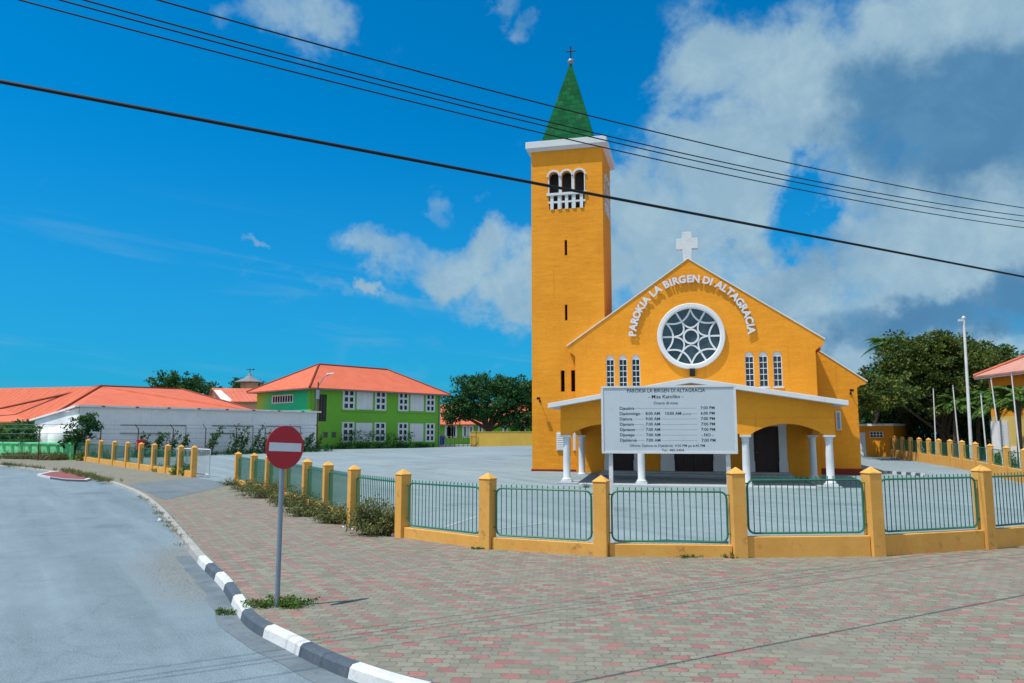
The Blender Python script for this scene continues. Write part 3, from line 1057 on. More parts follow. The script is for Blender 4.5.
def bez(p0, p1, p2, n_=14):
    """curve through p1 at its middle"""
    c_ = p1 * 2 - (p0 + p2) / 2
    return [(1 - t) ** 2 * p0 + 2 * t * (1 - t) * c_ + t * t * p2 for t in [i / n_ for i in range(n_ + 1)]]


tr = MB()
bar(tr, [pol(.40, a_) for a_ in range(0, 361, 12)], .10, .04, .14)
yy = .05
for k in range(6):
    v0 = 90 + 60 * k
    e_ = .002 * k
    bar(tr, bez(pol(1.56, v0), pol(.99, v0 + 30), pol(1.56, v0 + 60)), .095, yy + e_, .135 + e_)
    bar(tr, bez(pol(.99, v0 - 30), pol(.50, v0), pol(.99, v0 + 30)), .085, yy + .014 + e_, .125 - e_)
    bar(tr, [pol(.97, v0 + 30), pol(1.6, v0 + 30)], .10, yy + .028 + e_, .15 + e_)
tr.build('tracery', M['bright_white'], rw)
MB().box(RC[0] - .13, RC[0] + .17, -.34, 0, 5.66, 6.06).build('lamp_housing', M['cable'], church, bevel=.01)

# the arched name over the rose window
lm = MB()
name = "PAROKIA LA BIRGEN DI ALTAGRACIA"
adv = {'I': .52, ' ': .50, 'L': .86, 'A': 1.08, 'G': 1.12, 'O': 1.12, 'K': 1.08, 'N': 1.08, 'D': 1.08, 'C': 1.06}
ws = [adv.get(ch, 1.0) for ch in name]
tot = sum(ws) - (ws[0] + ws[-1]) / 2
LR = 3.27
ang = 176.5
span = 173.0
pos = 0.0
for i, ch in enumerate(name):
    if i: pos += (ws[i - 1] + ws[i]) / 2
    a_ = R(ang - span * pos / tot)
    if ch == ' ': continue
    v, f = text_mesh(ch, .57, .024, .03, 'CENTER', 3)
    rot = a_ - math.pi / 2
    for_v = []
    for (x, y, z) in v:
        y2 = y - .20
        X = x * math.cos(rot) - y2 * math.sin(rot); Z = x * math.sin(rot) + y2 * math.cos(rot)
        for_v.append((RC[0] + LR * math.cos(a_) + X, -.105 - z, RC[1] + .02 + LR * math.sin(a_) + Z))
    lm.add(for_v, f)
lm.build('name_lettering', M['bright_white'], church)

# arched nave windows
for i, x in enumerate(WIN_X):
    w_ = MB()
    outer = arch_poly(x, .475, 5.025, 6.965, 12)
    hl = []
    for c_ in range(2):
        for r_ in range(5):
            x0 = x - .20 + c_ * .21; z0 = 5.07 + r_ * .33
            hl.append([(x0, z0), (x0 + .185, z0), (x0 + .185, z0 + .295), (x0, z0 + .295)])
    w_.prism_xz(outer, .06, .14, 0, hl)
    w_.box(x - .29, x + .29, -.06, .10, 4.95, 5.02)
    wo_ = w_.build('arched_window', M['bright_white'], church)
    MB().box(x - .21, x + .21, .145, .16, 5.05, 6.75).build('pane', M['pane'], wo_)

# doors with pale surrounds
for i, (a, b) in enumerate(DOORS):
    d = MB()
    sw = .40 if i != 1 else .72
    for sx, x0, x1 in ((-1, a - sw, a - .002), (1, b + .002, b + sw)):
        d.box(x0, x1, -.13, -.002, .42, 2.9)
        d.box(x0 - .03, x1 + .03, -.17, -.13, .42, 1.0)
        for k in range(1, 6):
            d.box(x0 + .002, x1 - .002, -.134, -.128, .42 + k * .41, .435 + k * .41)
    d.box(a - sw - .04, b + sw + .04, -.15, -.004, 2.9, 3.12)
    dd = d.build('doorway', M['white'], church)
    leaf = MB()
    nl = 2 if i == 1 else 1
    for k in range(nl):
        x0 = a + (b - a) * k / nl + .012; x1 = a + (b - a) * (k + 1) / nl - .012
        leaf.box(x0, x1, .10, .16, .44, 2.84)
        for (u0, u1, z0, z1) in ((.12, .46, .12, .40), (.54, .88, .12, .40), (.12, .46, .48, .95), (.54, .88, .48, .95)):
            xx0 = x0 + (x1 - x0) * u0; xx1 = x0 + (x1 - x0) * u1
            leaf.box(xx0, xx1, .075, .10, .44 + 2.4 * z0, .44 + 2.4 * z1)
    lf = leaf.build('door', M['door'], church, bevel=.008)
    MB().tube([(a + .14, .10, 1.45), (a + .14, .03, 1.45), (a + .25, .03, 1.45)], .016, 6).build('handle', M['galv'], lf)

# steps to the doors and the porch floor
st = MB()
st.box(-6.3, 6.3, -6.32, -.001, -.25, .05)
st.box(-5.2, 5.2, -1.75, -.001, .05, .18)
st.box(-5.1, 5.1, -1.3, -.001, .18, .31)
st.box(-5.0, 5.0, -.85, -.001, .31, .42)
st.box(-6.5, -5.5, -6.5, -.4, -.25, .10)
st.box(5.5, 6.5, -6.5, -.4, -.25, .10)
st.build('steps', M['step'], church, bevel=.015)
MB().box(-5.45, 5.45, -6.38, -6.325, -.05, .06).build('porch_edge', M['bright_white'], church, bevel=.01)

# porch: entablature with three shallow arches, columns, gabled slab roof
def porch_arch(x0, x1, zs, zt, seg=16):
    return [(x1 - (x1 - x0) * i / seg, zs + (zt - zs) * math.sin(math.pi * i / seg) ** .75) for i in range(seg + 1)]


ROOF = lambda x: 4.86 - abs(x) * (4.86 - 3.72) / 6.9
COLX = [-6.1, -2.45, 2.42, 6.1]
low = [(-6.37, 2.40)]
for x0, x1 in ((-6.1 + .22, -2.45 - .22), (-2.45 + .22, 2.42 - .22), (2.42 + .22, 6.1 - .22)):
    low += porch_arch(x0, x1, 2.40, 2.92)[::-1]
low += [(6.37, 2.40), (6.37, ROOF(6.37)), (0, ROOF(0)), (-6.37, ROOF(6.37))]
en = MB()
en.prism_xz(low, -6.15, -5.85)
# upper band set back: shown as a thin raised lower lintel
en.prism_xz([p for p in low[:-3]] + [(6.373, 3.17), (-6.373, 3.17)], -6.19, -6.152)
for sx in (-1, 1):
    x0, x1 = (sx * 6.36, sx * 6.02) if sx < 0 else (6.02, 6.36)
    side = [(-5.84, 2.40)] + [(y, z) for y, z in porch_arch(-5.6, -1.22, 2.40, 2.80)][::-1] + [(-.78, 2.40), (-.005, 2.40), (-.005, ROOF(6.1) - .02), (-5.84, ROOF(6.1) - .02)]
    t_ = MB().prism_xz(side, x0, x1)
    en.add([(y, x, z) for (x, y, z) in t_.v], t_.f)
en.build('porch_entablature', M['orange'], church)
pr = MB()
for sx in (-1, 1):
    pr.prism_xz([(0, ROOF(0) + .002), (sx * 6.92, ROOF(6.92) + .002), (sx * 6.92, ROOF(6.92) + .23), (0, ROOF(0) + .25)][::sx], -6.65, -.003)
pr.build('porch_roof', M['white'], church, bevel=.015)

def column(x, y, z0, z1):
    c_ = MB()
    c_.box(x - .27, x + .27, y - .27, y + .27, z0, z0 + .09)
    h = z1 - z0
    c_.lathe([(.235, z0 + .09), (.24, z0 + .15), (.20, z0 + .2), (.175, z0 + .24), (.175, z0 + h * .45), (.160, z0 + h * .82), (.157, z1 - .30), (.185, z1 - .29), (.185, z1 - .25),
              (.165, z1 - .24), (.18, z1 - .15), (.235, z1 - .075)], x, y, 24)
    c_.box(x - .255, x + .255, y - .255, y + .255, z1 - .075, z1)
    return c_.build('column', M['bright_white'], church, smooth=True)


for x in COLX:
    column(x, -6.0, .102 if abs(x) > 5 else .055, 2.395)
for x in (-6.08, 6.08):
    column(x, -1.0, .105, 2.395)

# tower
TX0, TX1, TY0, TY1 = -9.2, -4.85, .35, 4.7
TCX, TCY = (TX0 + TX1) / 2, (TY0 + TY1) / 2
tw_holes = []
BW = [(-7.80, .60), (-7.02, .60), (-6.24, .60)]
belf = [(-8.2, 15.6), (-6.0, 15.6)]
for i in range(3):
    pass
tw_holes = [arch_poly(cx_, .60, 15.96, 18.28, 12) for cx_, w in BW]
slits = [(-7.1, 13.55, .16, .95), (-7.12, 9.62, .16, .95), (-7.36, 5.55, .24, 1.25), (-6.74, 5.55, .24, 1.25)]
tw_holes += [[(x - w / 2, z - h / 2), (x + w / 2, z - h / 2), (x + w / 2, z + h / 2), (x - w / 2, z + h / 2)] for x, z, w, h in slits]
tower = MB()
tower.prism_xz([(TX0, -.4), (TX1, -.4), (TX1, 19.68), (TX0, 19.68)], TY0, TY0 + .32, 0, tw_holes)
# right face with the same belfry openings, back and left faces
t_ = MB().prism_xz([(TY0 + .32, -.4), (TY1, -.4), (TY1, 19.68), (TY0 + .32, 19.68)], TX1 - .32, TX1, 0, [arch_poly(TCY + d, .60, 15.96, 18.28, 12) for d in (-.78, 0, .78)])
tower.add([(y, x, z) for (x, y, z) in t_.v], t_.f)
tower.box(TX0, TX0 + .32, TY0 + .32, TY1, -.4, 19.68)
tower.box(TX0 + .32, TX1 - .32, TY1 - .3, TY1, -.4, 19.68)
twr = tower.build('bell_tower', M['orange'], church)
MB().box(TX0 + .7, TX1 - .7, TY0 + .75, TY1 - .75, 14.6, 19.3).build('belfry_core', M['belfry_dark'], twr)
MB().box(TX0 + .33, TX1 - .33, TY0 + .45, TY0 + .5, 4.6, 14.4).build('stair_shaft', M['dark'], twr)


def belfry(conv, name):
    b_ = MB()

    def bx(x0, x1, y0, y1, z0, z1):
        b_.box(*conv(x0, x1, y0, y1), z0, z1)
    # posts between the arches, rail and lattice below
    for d in (-.39, .39):
        bx(d - .085, d + .085, -.03, .10, 15.96, 18.0)
    for d in (-1.10, 1.10):
        bx(d - .03, d + .03, -.03, .10, 16.9, 18.0)
    bx(-1.22, 1.22, -.11, .12, 16.80, 16.95)
    bx(-1.14, 1.14, -.05, .05, 16.33, 16.44)
    for k in range(5):
        d = -.9 + k * .45
        bx(d - .095, d + .095, -.058, .04, 15.93, 16.80)
    o_ = b_
    return o_


def hood(c0, along, out, mb):
    """raised round hood over one opening"""
    vs = []; fs = []
    sg = 14
    for i in range(sg + 1):
        t = math.pi * i / sg
        for r in (.31, .42):
            for yy_ in (-.09, .05):
                p = c0 + along * (r * math.cos(t)) + out * (-yy_)
                vs.append((p.x, p.y, 17.98 + r * math.sin(t)))
    for i in range(sg):
        a0 = i * 4; b0 = (i + 1) * 4
        fs += [(a0, a0 + 1, b0 + 1, b0), (a0 + 1, a0 + 3, b0 + 3, b0 + 1), (a0 + 3, a0 + 2, b0 + 2, b0 + 3), (a0 + 2, a0, b0, b0 + 2)]
    fs += [(0, 1, 3, 2), (sg * 4, sg * 4 + 2, sg * 4 + 3, sg * 4 + 1)]
    mb.add(vs, fs)


bf = belfry(lambda x0, x1, y0, y1: (-7.02 + x0, -7.02 + x1, TY0 + y0, TY0 + y1), 'f')
for cx_, w in BW:
    hood(Vector((cx_, TY0, 0)), Vector((1, 0, 0)), Vector((0, -1, 0)), bf)
bf.build('belfry_window', M['bright_white'], twr)
bf2 = belfry(lambda x0, x1, y0, y1: (TX1 - y1, TX1 - y0, TCY + x0, TCY + x1), 's')
for d in (-.78, 0, .78):
    hood(Vector((TX1, TCY + d, 0)), Vector((0, 1, 0)), Vector((1, 0, 0)), bf2)
bf2.build('belfry_window', M['bright_white'], twr)
co_ = MB()
a1, a2 = .05, .29
co_.hexa([(TX0 - a1, TY0 - a1, 19.66), (TX1 + a1, TY0 - a1, 19.66), (TX1 + a1, TY1 + a1, 19.66), (TX0 - a1, TY1 + a1, 19.66),
          (TX0 - a2, TY0 - a2, 19.80), (TX1 + a2, TY0 - a2, 19.80), (TX1 + a2, TY1 + a2, 19.80), (TX0 - a2, TY1 + a2, 19.80)])
co_.box(TX0 - a2 - .01, TX1 + a2 + .01, TY0 - a2 - .01, TY1 + a2 + .01, 19.80, 20.22)
co_.build('tower_cornice', M['bright_white'], twr, bevel=.02)
sp_ = MB()
hw = 1.72
zb, zt = 20.215, 26.2
sp_.add([(TCX - hw, TCY - hw, zb), (TCX + hw, TCY - hw, zb), (TCX + hw, TCY + hw, zb), (TCX - hw, TCY + hw, zb),
         (TCX - .06, TCY - .06, zt), (TCX + .06, TCY - .06, zt), (TCX + .06, TCY + .06, zt), (TCX - .06, TCY + .06, zt)],
        [(0, 3, 2, 1), (4, 5, 6, 7), (0, 1, 5, 4), (1, 2, 6, 5), (2, 3, 7, 6), (3, 0, 4, 7)])
spire = sp_.build('spire', M['shingle'], church)
MB().lathe([(.03, 26.15)] + [(.21 * math.sin(math.pi * i / 10), 26.38 - .21 * math.cos(math.pi * i / 10)) for i in range(1, 10)] + [(.03, 26.6)], TCX, TCY, 16).build('finial_ball', M['galv'], spire, smooth=True)
fc = MB().tube([(TCX, TCY, 26.55), (TCX, TCY, 27.45)], .04, 8)
fc.tube([(TCX - .33, TCY, 27.1), (TCX + .33, TCY, 27.1)], .04, 8)
fc.build('spire_cross', M['cable'], spire)
# white shutters at the foot of the tower
for x0, x1 in ((-7.74, -7.02), (-6.76, -6.59)):
    s_o = MB().box(x0, x1, .27, .348, 1.50, 2.56).build('shutter', M['bright_white'], church, bevel=.008)
    sl = MB()
    for k in range(9):
        sl.hexa([(x0 + .06, .262, 1.56 + k * .107), (x1 - .06, .262, 1.56 + k * .107), (x1 - .06, .271, 1.57 + k * .107), (x0 + .06, .271, 1.57 + k * .107),
                 (x0 + .06, .250, 1.575 + k * .107), (x1 - .06, .250, 1.575 + k * .107), (x1 - .06, .271, 1.64 + k * .107), (x0 + .06, .271, 1.64 + k * .107)])
    sl.build('louver', M['white'], s_o)

# ------------------------------------------------------------------ front boundary fence
def post_mb(h, w=.28):
    b_ = MB(); a_ = w / 2
    b_.box(-a_, a_, -a_, a_, -.15, h - .15)
    e_ = a_ + .012
    b_.add([(-e_, -e_, h - .15), (e_, -e_, h - .15), (e_, e_, h - .15), (-e_, e_, h - .15), (-e_, -e_, h - .125), (e_, -e_, h - .125), (e_, e_, h - .125), (-e_, e_, h - .125), (0, 0, h)],
           [(0, 3, 2, 1), (0, 1, 5, 4), (1, 2, 6, 5), (2, 3, 7, 6), (3, 0, 4, 7), (4, 5, 8), (5, 6, 8), (6, 7, 8), (7, 4, 8)])
    return b_


def panel_mb(L, zb, zt, tip, step=.115, r=.022):
    """tube frame with rounded corners and upright bars, from x=0 to L"""
    b_ = MB(); c_ = .13
    x0, x1 = .07, L - .07
    pts = []
    for (cx_, cz_, a0) in ((x0 + c_, zb + c_, 180), (x1 - c_, zb + c_, 270), (x1 - c_, zt - c_, 0), (x0 + c_, zt - c_, 90)):
        for k in range(5):
            t = R(a0 + 90 * k / 4)
            pts.append((cx_ + c_ * math.cos(t), 0, cz_ + c_ * math.sin(t)))
    pts.append(pts[0])
    b_.tube(pts, r, 6)
    n_ = max(3, int((x1 - x0) / step))
    for k in range(1, n_):
        x = x0 + (x1 - x0) * k / n_
        b_.tube([(x, 0, zb), (x, 0, tip)], .0105, 5)
    for z in (zb + .16, zt - .06):
        b_.tube([(-.01, 0, z), (x0, 0, z)], .014, 5); b_.tube([(x1, 0, z), (L + .01, 0, z)], .014, 5)
    return b_


def fence_run(parent, P, specs, post_h, wall_top, rail_b, rail_t, tip, mats, step=.115, first_post=True, pw=.28):
    """posts, low wall and a railing panel for each bay; parent sits at the origin"""
    n_ = len(P)
    for i, (x, y) in enumerate(P):
        if i == 0 and not first_post: continue
        a = P[max(0, i - 1)]; b = P[min(n_ - 1, i + 1)]
        ang_ = math.atan2(b[1] - a[1], b[0] - a[0])
        o = post_mb(post_h, pw).build('fence_post', mats[0], parent, bevel=.012)
        o.location = (x, y, zg(y, x)); o.rotation_euler = (0, random.uniform(-.008, .008), ang_)
    for i in range(n_ - 1):
        a = Vector((*P[i], 0)); b = Vector((*P[i + 1], 0))
        d = b - a; L = d.length; d.normalize()
        ang_ = math.atan2(d.y, d.x)
        za, zb_ = zg(a.y, a.x), zg(b.y, b.x)
        sl = math.atan2(zb_ - za, L)
        w = MB(); g = pw / 2 + .004
        for k in range(6):
            w_x0 = g + (L - 2 * g) * k / 6; w_x1 = g + (L - 2 * g) * (k + 1) / 6
            w.hexa([(w_x0, -.085, -.2), (w_x1, -.085, -.2), (w_x1, .085, -.2), (w_x0, .085, -.2), (w_x0, -.085, wall_top), (w_x1, -.085, wall_top), (w_x1, .085, wall_top), (w_x0, .085, wall_top)])
        wo2 = MB().box(g, L - g, -.085, .085, -.2, wall_top).build('base_wall', mats[0], parent, bevel=.012)
        wo2.location = (a.x, a.y, za); wo2.rotation_euler = (0, -sl, ang_)
        pm = panel_mb(L - pw, rail_b, rail_t, tip, step).build('railing_panel', mats[1], parent, smooth=True)
        off = Vector((math.cos(ang_), math.sin(ang_), 0)) * (pw / 2)
        pm.location = (a.x + off.x, a.y + off.y, za); pm.rotation_euler = (0, -sl, ang_)


fence_a = empty('boundary_fence', (0, 0, 0), 0, 'low ochre fence with green railings curving past the scrub in front of the parking lot', 'fence')
fence_run(fence_a, low_posts, None, 1.60, .24, .29, 1.27, 1.35, (M['post'], M['green_metal']))
fence_b = empty('boundary_fence', (0, 0, 0), 0, 'taller ochre fence with green railings before the church doors at right', 'fence')
fence_run(fence_b, high_posts, None, 1.77, .40, .46, 1.50, 1.58, (M['post'], M['green_metal']))
# the short bay that joins the two heights
a = Vector((*low_posts[0], 0)); b = Vector((*high_posts[0], 0)); d = b - a; L = d.length; ang_ = math.atan2(d.y, d.x)
o = MB().box(.145, L - .145, -.085, .085, -.2, .24).build('base_wall', M['post'], fence_a, bevel=.012); o.location = a; o.rotation_euler = (0, 0, ang_)
o = panel_mb(L - .28, .29, 1.27, 1.35).build('railing_panel', M['green_metal'], fence_a, smooth=True)
o.location = a + Vector((math.cos(ang_), math.sin(ang_), 0)) * .14; o.rotation_euler = (0, 0, ang_)

fence_c = empty('boundary_fence', (0, 0, 0), 0, 'ochre post fence beyond the driveway with the red postbox before it', 'fence')
fence_run(fence_c, left_posts, None, 1.78, .34, .40, 1.40, 1.44, (M['post'], M['green_metal']), step=.14)

right_posts = [(28.06 - .46 * t, 50.4 - 2.08 * t) for t in range(-6, 8)]
fence_d = empty('boundary_fence', (0, 0, 0), 0, 'ochre fence running back under the dark trees behind the bare flagpoles', 'fence')
fence_run(fence_d, right_posts, None, 1.74, .62, .68, 1.45, 1.47, (M['post'], M['green_metal']), step=.16, pw=.26)

# sliding gate parked behind the left fence
gd = (Vector((*left_posts[0], 0)) - Vector((*left_posts[2], 0))).normalized()
gb = Vector((*left_posts[0], 0)) - gd * 5.0 + Vector((gd.y, -gd.x, 0)) * -.55
gt = empty('sliding_gate', (gb.x, gb.y, zg(gb.y, gb.x)), math.atan2(gd.y, gd.x), 'white barred sliding gate standing open at the driveway entrance', 'gate')
g_ = MB()
g_.tube([(0, 0, .12), (6.0, 0, .12), (6.0, 0, 1.5), (0, 0, 1.5), (0, 0, .12)], .04, 6)
g_.build('gate_frame', M['bright_white'], gt)
g_ = MB()
for k in range(1, 34): g_.tube([(k * 6.0 / 34, 0, .12), (k * 6.0 / 34, 0, 1.5)], .012, 5)
g_.build('gate_bars', M['bright_white'], gt)

# ------------------------------------------------------------------ notice board
pa = ground(612, 543.5); pb = ground(731.5, 546.5)
bd = pb - pa; BL = bd.length
nb = empty('notice_board', (pa.x, pa.y, 0), math.atan2(bd.y, bd.x), 'white church notice board with mass times on two pale posts behind the fence', 'notice board')
for x in (0, BL):
    MB().box(x - .045, x + .045, .035, .125, -.05, 3.35).build('board_post', M['pole_white'], nb)
PXM = 760.0 / pa.y
bx0 = -(612 - 604) / PXM; bx1 = BL + (739.9 - 731.5) / PXM
zb0 = at(668, 453.0, pa.y).z; zb1 = at(668, 386.6, pa.y).z
MB().box(bx0, bx1, -.02, .03, zb0, zb1).build('board_panel', M['board'], nb)
fr = MB(); fw = .035
fr.box(bx0 - .01, bx1 + .01, -.035, .033, zb1 - fw, zb1 + .008); fr.box(bx0 - .01, bx1 + .01, -.035, .033, zb0 - .008, zb0 + fw)
fr.box(bx0 - .012, bx0 + fw, -.034, .033, zb0 + fw, zb1 - fw); fr.box(bx1 - fw, bx1 + .012, -.034, .033, zb0 + fw, zb1 - fw)
fr.build('board_frame', M['board_frame'], nb)
tx = MB(); tx2 = MB()
BWd = bx1 - bx0; BH = zb1 - zb0


def put(mb, s_txt, u, v_, size, align='LEFT', bold=.0, width=None):
    v, f = text_mesh(s_txt, size, bold, 0.0, align)
    if width:
        xs = [p[0] for p in v]; w0 = max(xs) - min(xs)
        k = width * BWd / w0
        v = [(p[0] * k, p[1], p[2]) for p in v]
    mb.add([(bx0 + u * BWd + p[0], -.0215, zb1 - v_ * BH + p[1]) for p in v], f)


put(tx, "PAROKIA LA BIRGEN DI ALTAGRACIA", .487, .095, .118, 'CENTER', .0012, .585)
put(tx, "- Misa Katoliko -", .487, .185, .115, 'CENTER', .0012, .26)
put(tx, "Orario di misa:", .487, .275, .088, 'CENTER', .001, .185)
rows = [("Djasabra", None, "7:00 PM"), ("Djadomingo", "8:00 AM", "6:00 PM"), ("Djaluna", "9:00 AM", "7:00 PM"), ("Djamars", "7:00 AM", "7:00 PM"),
        ("Djarason", "7:00 AM", "7:00 PM"), ("Djaweps", "7:00 AM", "- NO -"), ("Djabièrnè", "7:00 AM", "7:00 PM")]
for i, (d_, m_, e_) in enumerate(rows):
    vv = .352 + i * .0795
    put(tx, d_, .135, vv, .094, 'LEFT', .0016)
    if m_: put(tx, m_, .332, vv, .094, 'LEFT', .0016)
    put(tx, e_, .742, vv, .094, 'LEFT', .0016)
    wn_ = {0: .107, 1: .15, 2: .095, 3: .092, 4: .103, 5: .098, 6: .115}[i]
    x = .135 + wn_ + .012
    stops = [(x, .72)] if not m_ else [(x, .322), (.452, .72)]
    if i == 1: stops = [(x, .322), (.655, .72)]
    for s0, s1 in stops:
        t_ = s0
        while t_ < s1 - .006:
            X0 = bx0 + t_ * BWd
            tx.add([(X0, -.0215, zb1 - vv * BH + .022), (X0 + .016, -.0215, zb1 - vv * BH + .022), (X0 + .016, -.0215, zb1 - vv * BH + .029), (X0, -.0215, zb1 - vv * BH + .029)], [(0, 1, 2, 3)])
            t_ += .0105
put(tx, "10:00 AM", .475, .352 + .0795, .094, 'LEFT', .0016)
put(tx2, "(Spaño)", .606, .352 + .0795, .062)
put(tx, "Oficina: Djaluna te Djabièrnè  4:30 PM pa 6:45 PM", .487, .905, .078, 'CENTER', .0006, .56)
put(tx, "Tel.: 485-5404", .53, .972, .078, 'CENTER', .0006, .165)
tx.build('board_lettering', M['ink'], nb, merge=False)
tx2.build('coloured_lettering', M['ink_red'], nb, merge=False)

# ------------------------------------------------------------------ no-entry sign
sp = ground(277, 607)
ns = empty('no_entry_sign', (sp.x, sp.y, 0), 0, 'round red no entry sign with white bar on a grey steel pole', 'road sign')
MB().tube([(0, 0, -.1), (0, 0, 2.44)], .034, 14).build('pole', M['galv'], ns, smooth=True)
nrm = Vector((.765, -.645, 0)).normalized()
side = Vector((nrm.y, -nrm.x, 0)); side = -side
dc = Vector((0, 0, 2.225)) + nrm * .055
dk = MB(); dk.disc(dc, nrm, .308, .016, 48)
dob = dk.build('sign_disc', M['sign_red'], ns)
br = MB()
up_ = Vector((0, 0, 1))
tilt = R(-2.4)
sx_ = side * math.cos(tilt) + up_ * math.sin(tilt); ux_ = up_ * math.cos(tilt) - side * math.sin(tilt)
c0 = dc + nrm * .0085 + up_ * .002
vs = []
for dn in (0, .003):
    for (a_, b_) in ((-.265, -.06), (.265, -.06), (.265, .06), (-.265, .06)):
        vs.append(c0 + nrm * dn + sx_ * a_ + ux_ * b_)
br.hexa(vs)
br.build('white_bar', M['sign_white'], dob)
cl = MB()
for z in (2.15, 2.4): cl.lathe([(.036, z - .025), (.042, z - .025), (.042, z + .025), (.036, z + .025)], 0, 0, 14)
cl.build('clamp', M['galv'], ns)

# ------------------------------------------------------------------ vegetation
def quads_mesh(name, C_, N_, S_, mat, parent=None, tint=None, aspect=.55, bend=None):
    """many leaf-sized faces: centre, direction along the leaf, size"""
    n_ = len(C_)
    D_ = N_ / (np.linalg.norm(N_, axis=1, keepdims=True) + 1e-9)
    Rn = RNG.normal(size=(n_, 3))
    Wd = np.cross(D_, Rn); Wd /= (np.linalg.norm(Wd, axis=1, keepdims=True) + 1e-9)
    S_ = np.asarray(S_).reshape(-1, 1)
    a_ = C_ - D_ * S_ * .5
    b_ = C_ + Wd * S_ * aspect * .5
    c_ = C_ + D_ * S_ * .5
    d_ = C_ - Wd * S_ * aspect * .5
    V = np.stack([a_, b_, c_, d_], 1).reshape(-1, 3)
    me = bpy.data.meshes.new(name)
    me.vertices.add(n_ * 4); me.vertices.foreach_set('co', V.ravel())
    me.loops.add(n_ * 4); me.loops.foreach_set('vertex_index', np.arange(n_ * 4, dtype=np.int32))
    me.polygons.add(n_); me.polygons.foreach_set('loop_start', np.arange(0, n_ * 4, 4, dtype=np.int32))
    me.polygons.foreach_set('loop_total', np.full(n_, 4, dtype=np.int32))
    me.update(calc_edges=True)
    if tint is None: tint = RNG.random(n_)
    at_ = me.attributes.new('leaf_tint', 'FLOAT', 'FACE')
    at_.data.foreach_set('value', np.clip(tint, 0, 1).astype(np.float32))
    me.materials.append(mat)
    return link(name, me, parent)


def crown_points(blobs, clumps, per, cr):
    """clumps of leaves spread through a crown made of ellipsoids"""
    vol = np.array([b[3] * b[4] * b[5] for b in blobs]) ** .67
    ix = RNG.choice(len(blobs), clumps, p=vol / vol.sum())
    B = np.array(blobs)[ix]
    d = RNG.normal(size=(clumps, 3)); d /= np.linalg.norm(d, axis=1, keepdims=True)
    r = RNG.random((clumps, 1)) ** .30 * (1 + .16 * RNG.normal(size=(clumps, 1)))
    cc = B[:, :3] + d * r * B[:, 3:6]
    out = np.repeat(cc, per, 0)
    rad = np.repeat(cr * (.55 + .9 * RNG.random((clumps, 1))), per, 0)
    dd = RNG.normal(size=out.shape); dd /= np.linalg.norm(dd, axis=1, keepdims=True)
    off = dd * rad * RNG.random((len(out), 1)) ** .45
    off[:, 2] *= .55
    P = out + off
    t0 = np.repeat(RNG.random(clumps), per)
    tint = .6 * t0 + .4 * RNG.random(len(P))
    N_ = dd + RNG.normal(size=dd.shape) * .7
    return P, N_, tint


def tree(name, label, cat, base, blobs, mat, clumps=220, per=30, leaf=.3, cr=.7, trunk_r=.25, limbs=5, group=None, fork=.35, multi=1):
    o = empty(name, base, 0, label, cat, group)
    P, N_, tint = crown_points(blobs, clumps, per, cr)
    S_ = leaf * (.6 + .8 * RNG.random(len(P)))
    t = MB()
    top = np.array([b[:3] for b in blobs]).mean(0)
    ht = max(.6, top[2] * fork)
    for m_ in range(multi):
        bx_, by_ = (random.uniform(-.5, .5) * (multi > 1), random.uniform(-.5, .5) * (multi > 1))
        t.tube([(bx_, by_, -.3), (bx_ + .05, by_ + .03, ht * .5), (bx_ + top[0] * .2, by_ + top[1] * .2, ht)], [trunk_r * 1.25, trunk_r, trunk_r * .85], 8)
        for k in range(limbs):
            b_ = blobs[(k + m_) % len(blobs)]
            e = (b_[0] + random.uniform(-.5, .5) * b_[3], b_[1] + random.uniform(-.5, .5) * b_[4], b_[2] + random.uniform(-.1, .5) * b_[5])
            s0 = (bx_ + top[0] * .2, by_ + top[1] * .2, ht - .1 * k * trunk_r)
            mid = ((s0[0] * .55 + e[0] * .45), (s0[1] * .55 + e[1] * .45), s0[2] + (e[2] - s0[2]) * .62)
            t.tube([s0, mid, e], [trunk_r * .6, trunk_r * .38, trunk_r * .1], 6)
    t.build('trunk', M['bark'], o, smooth=True)
    quads_mesh('crown', P, N_, S_, mat, o, tint)
    return o


